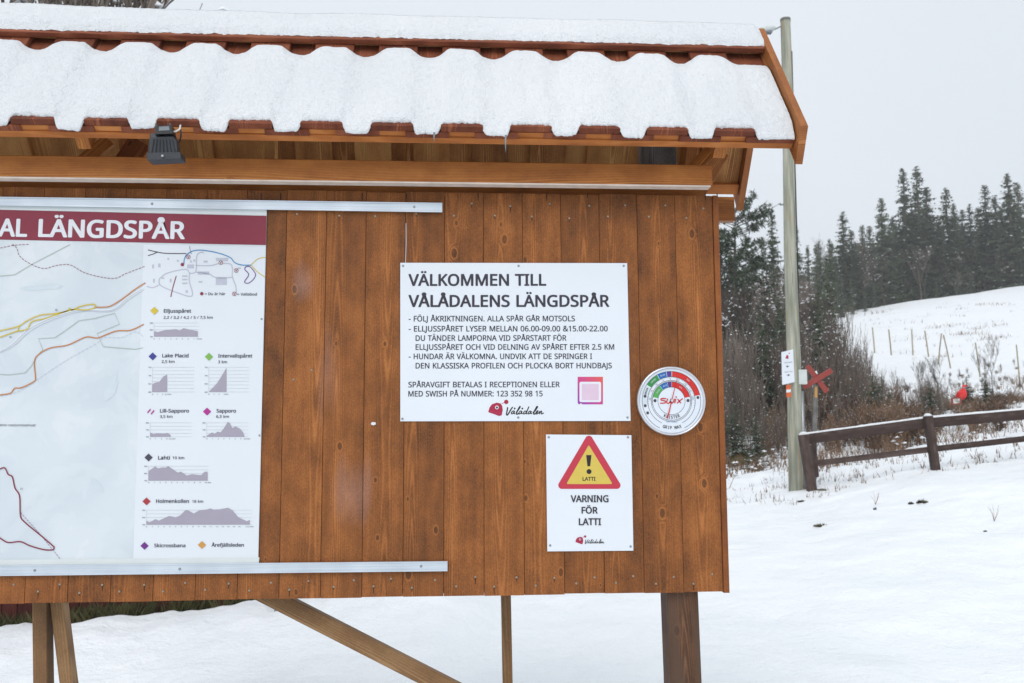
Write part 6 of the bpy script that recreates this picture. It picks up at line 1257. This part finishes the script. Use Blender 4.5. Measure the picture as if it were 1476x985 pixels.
# withered weeds
for px, py in ((1131,705),(1262,728),(1433,752),(624*1.0,893)):
    g_ = on_ground(px, py); mb = MB()
    for k in range(5):
        a_ = random.uniform(0, 6.28); t_ = g_+Vector((math.cos(a_)*.06, math.sin(a_)*.04, random.uniform(.10,.2))); mb.tube([g_, g_.lerp(t_, .5)+Vector((.01,0,.01)), t_], [.003,.002,.001], 3)
    where = {1131: 'thin withered weed sticking out of the snow left of the pole foot', 1262: 'thin withered weed in the snow below the left fence bay', 1433: 'thin withered weed alone in the snow at far right', 624: 'thin withered weed in the snow beside the diagonal brace'}[px]
    tag(mb.build('withered_weed', M['brush']), where, 'weed')

# ------------------------------------------------------------------ stakes on the ski slope
stk = [(1257.5,472,1261,509,'leftmost thin wooden stake on the snowy slope'), (1281,475,1285,512,'second thin wooden stake from the left on the slope'),
       (1314,475,1316,513,'third thin wooden stake from the left on the slope'), (1333,477,1339,515,'fourth thin wooden stake from the left on the slope'),
       (1357,481,1352,525,'stake leaning right that forms the left side of the crossed pair'), (1360,483,1371,532,'stake leaning left that forms the right side of the crossed pair'),
       (1406,494,1413,543,'long stake on the slope above the red cloth, right of the crossed pair'), (1465,497,1470,550,'rightmost stake on the snowy slope')]
for x0, y0, x1, y1, lab in stk:
    g_ = on_ground(x1, y1); t_ = at(x0, y0, g_.y)
    r = .035*(g_.y-CAM.y)/45
    tag(MB().tube([g_-Vector((0,0,.2)), g_.lerp(t_, .5), t_], [r, r*.95, r*.9], 7).build('wooden_stake', M['stake']), lab, 'stake', 'wooden stakes on the slope')
# red cloth bundle and framed sign
g_ = ground_at(1380, 20.5); YC = g_.y
rc = MB(); c_ = at(1385, 568, YC)
nu, nv = 16, 9
for j in range(nv+1):
    for i in range(nu):
        t = 2*math.pi*i/nu; v = j/nv; r = .115*math.sin(math.pi*min(.97, v*.86+.10))**.7*(1-.25*v); q = 1+.38*N3(math.cos(t)*2.2, math.sin(t)*2.2, v*4)
        rc.v.append((c_.x+r*q*math.cos(t)*1.15+v*.05, c_.y+r*q*math.sin(t)*.8, c_.z-.13+v*.26+.03*N3(t, v*5)))
rc.f = [(j*nu+i, j*nu+(i+1) % nu, (j+1)*nu+(i+1) % nu, (j+1)*nu+i) for j in range(nv) for i in range(nu)]+[tuple(range(nu))[::-1], tuple(nv*nu+i for i in range(nu))]
cl_ = empty('red_cloth', at(1384, 580, YC), 'bunched bright red cloth hanging on a stick behind the right fence bay', 'cloth')
mesh_obj('bundle', rc.v, rc.f, M['redcloth'], cl_, None, False)
t0_ = at(1385, 560, YC); MB().add([t0_+Vector(v) for v in ((0,-.05,.02),(.09,-.06,.03),(.14,-.05,.085),(.05,-.05,.07),(.02,-.05,.10))], [(0,1,2,3,4)]).build('loose_fold', M['redcloth'], cl_)
MB().tube([g_+Vector((.05,0,-.1)), at(1386,575,YC)+Vector((0,.03,0))], .012, 6).build('stick', M['stake'], cl_)
fs_ = empty('framed_sign', at(1378.5, 580, YC-.1), 'small red framed blank sign just below the red cloth', 'sign')
sl_ = [(1371.5,573.5),(1372,584),(1386,583),(1385.5,572.5)]
slab_px(sl_, YC-.10, .015, M['crossred'], fs_, 'frame'); slab_px([(1374,575.5),(1374.3,582),(1383.6,581.2),(1383.2,574.8)], YC-.115, .004, M['greyplastic'], fs_, 'panel')
MB().tube([Vector((at(1379,580,YC-.07).x, YC-.07, ground_z(at(1379,580,YC).x, YC)-.1)), at(1379,580,YC-.07)], .015, 6).build('sign_post', M['fence'], fs_)

# ------------------------------------------------------------------ bare trees behind the roof at the left
BIG = [bare_tree(130+i, .40, 4, .008, 1, 'birchbark', .28, .0013, (5, 6)) for i in range(2)]
for i, (px, top, D, wd) in enumerate(((16,-130,17,1.0),(60,-120,18,1.),(97,-135,17.5,1.),(146,-95,18,1.),(174,-60,19,.6))):
    lab = ['leafless tree crown leftmost above the roof ridge', 'second leafless tree crown from the left above the ridge', 'third leafless tree crown from the left above the ridge',
           'leafless tree crown with a thick stem, fourth from the left above the ridge', 'rightmost small leafless tree crown above the roof ridge'][i]
    put_tree('bare_tree', BIG[i % 2], px, top, D, lab, 'tree', 'leafless trees behind the roof', wd)

# ------------------------------------------------------------------ thin winter haze
hz = MB().box((-262, -61, -14), (331, 481, 46))
ho = mesh_obj('haze', hz.v, hz.f, bpy.data.materials.new('haze_air'), None, (0,0,0)); tag(ho, kind='stuff', label='thin cold winter haze filling the air over the whole snowy valley', cat='haze')
hm = ho.data.materials[0]; hm.use_nodes = True; ht = hm.node_tree; ht.nodes.clear()
pv = ht.nodes.new('ShaderNodeVolumePrincipled'); pv.inputs['Color'].default_value = (.985, .992, 1, 1); pv.inputs['Density'].default_value = .0014
hout = ht.nodes.new('ShaderNodeOutputMaterial'); ht.links.new(pv.outputs[0], hout.inputs['Volume'])
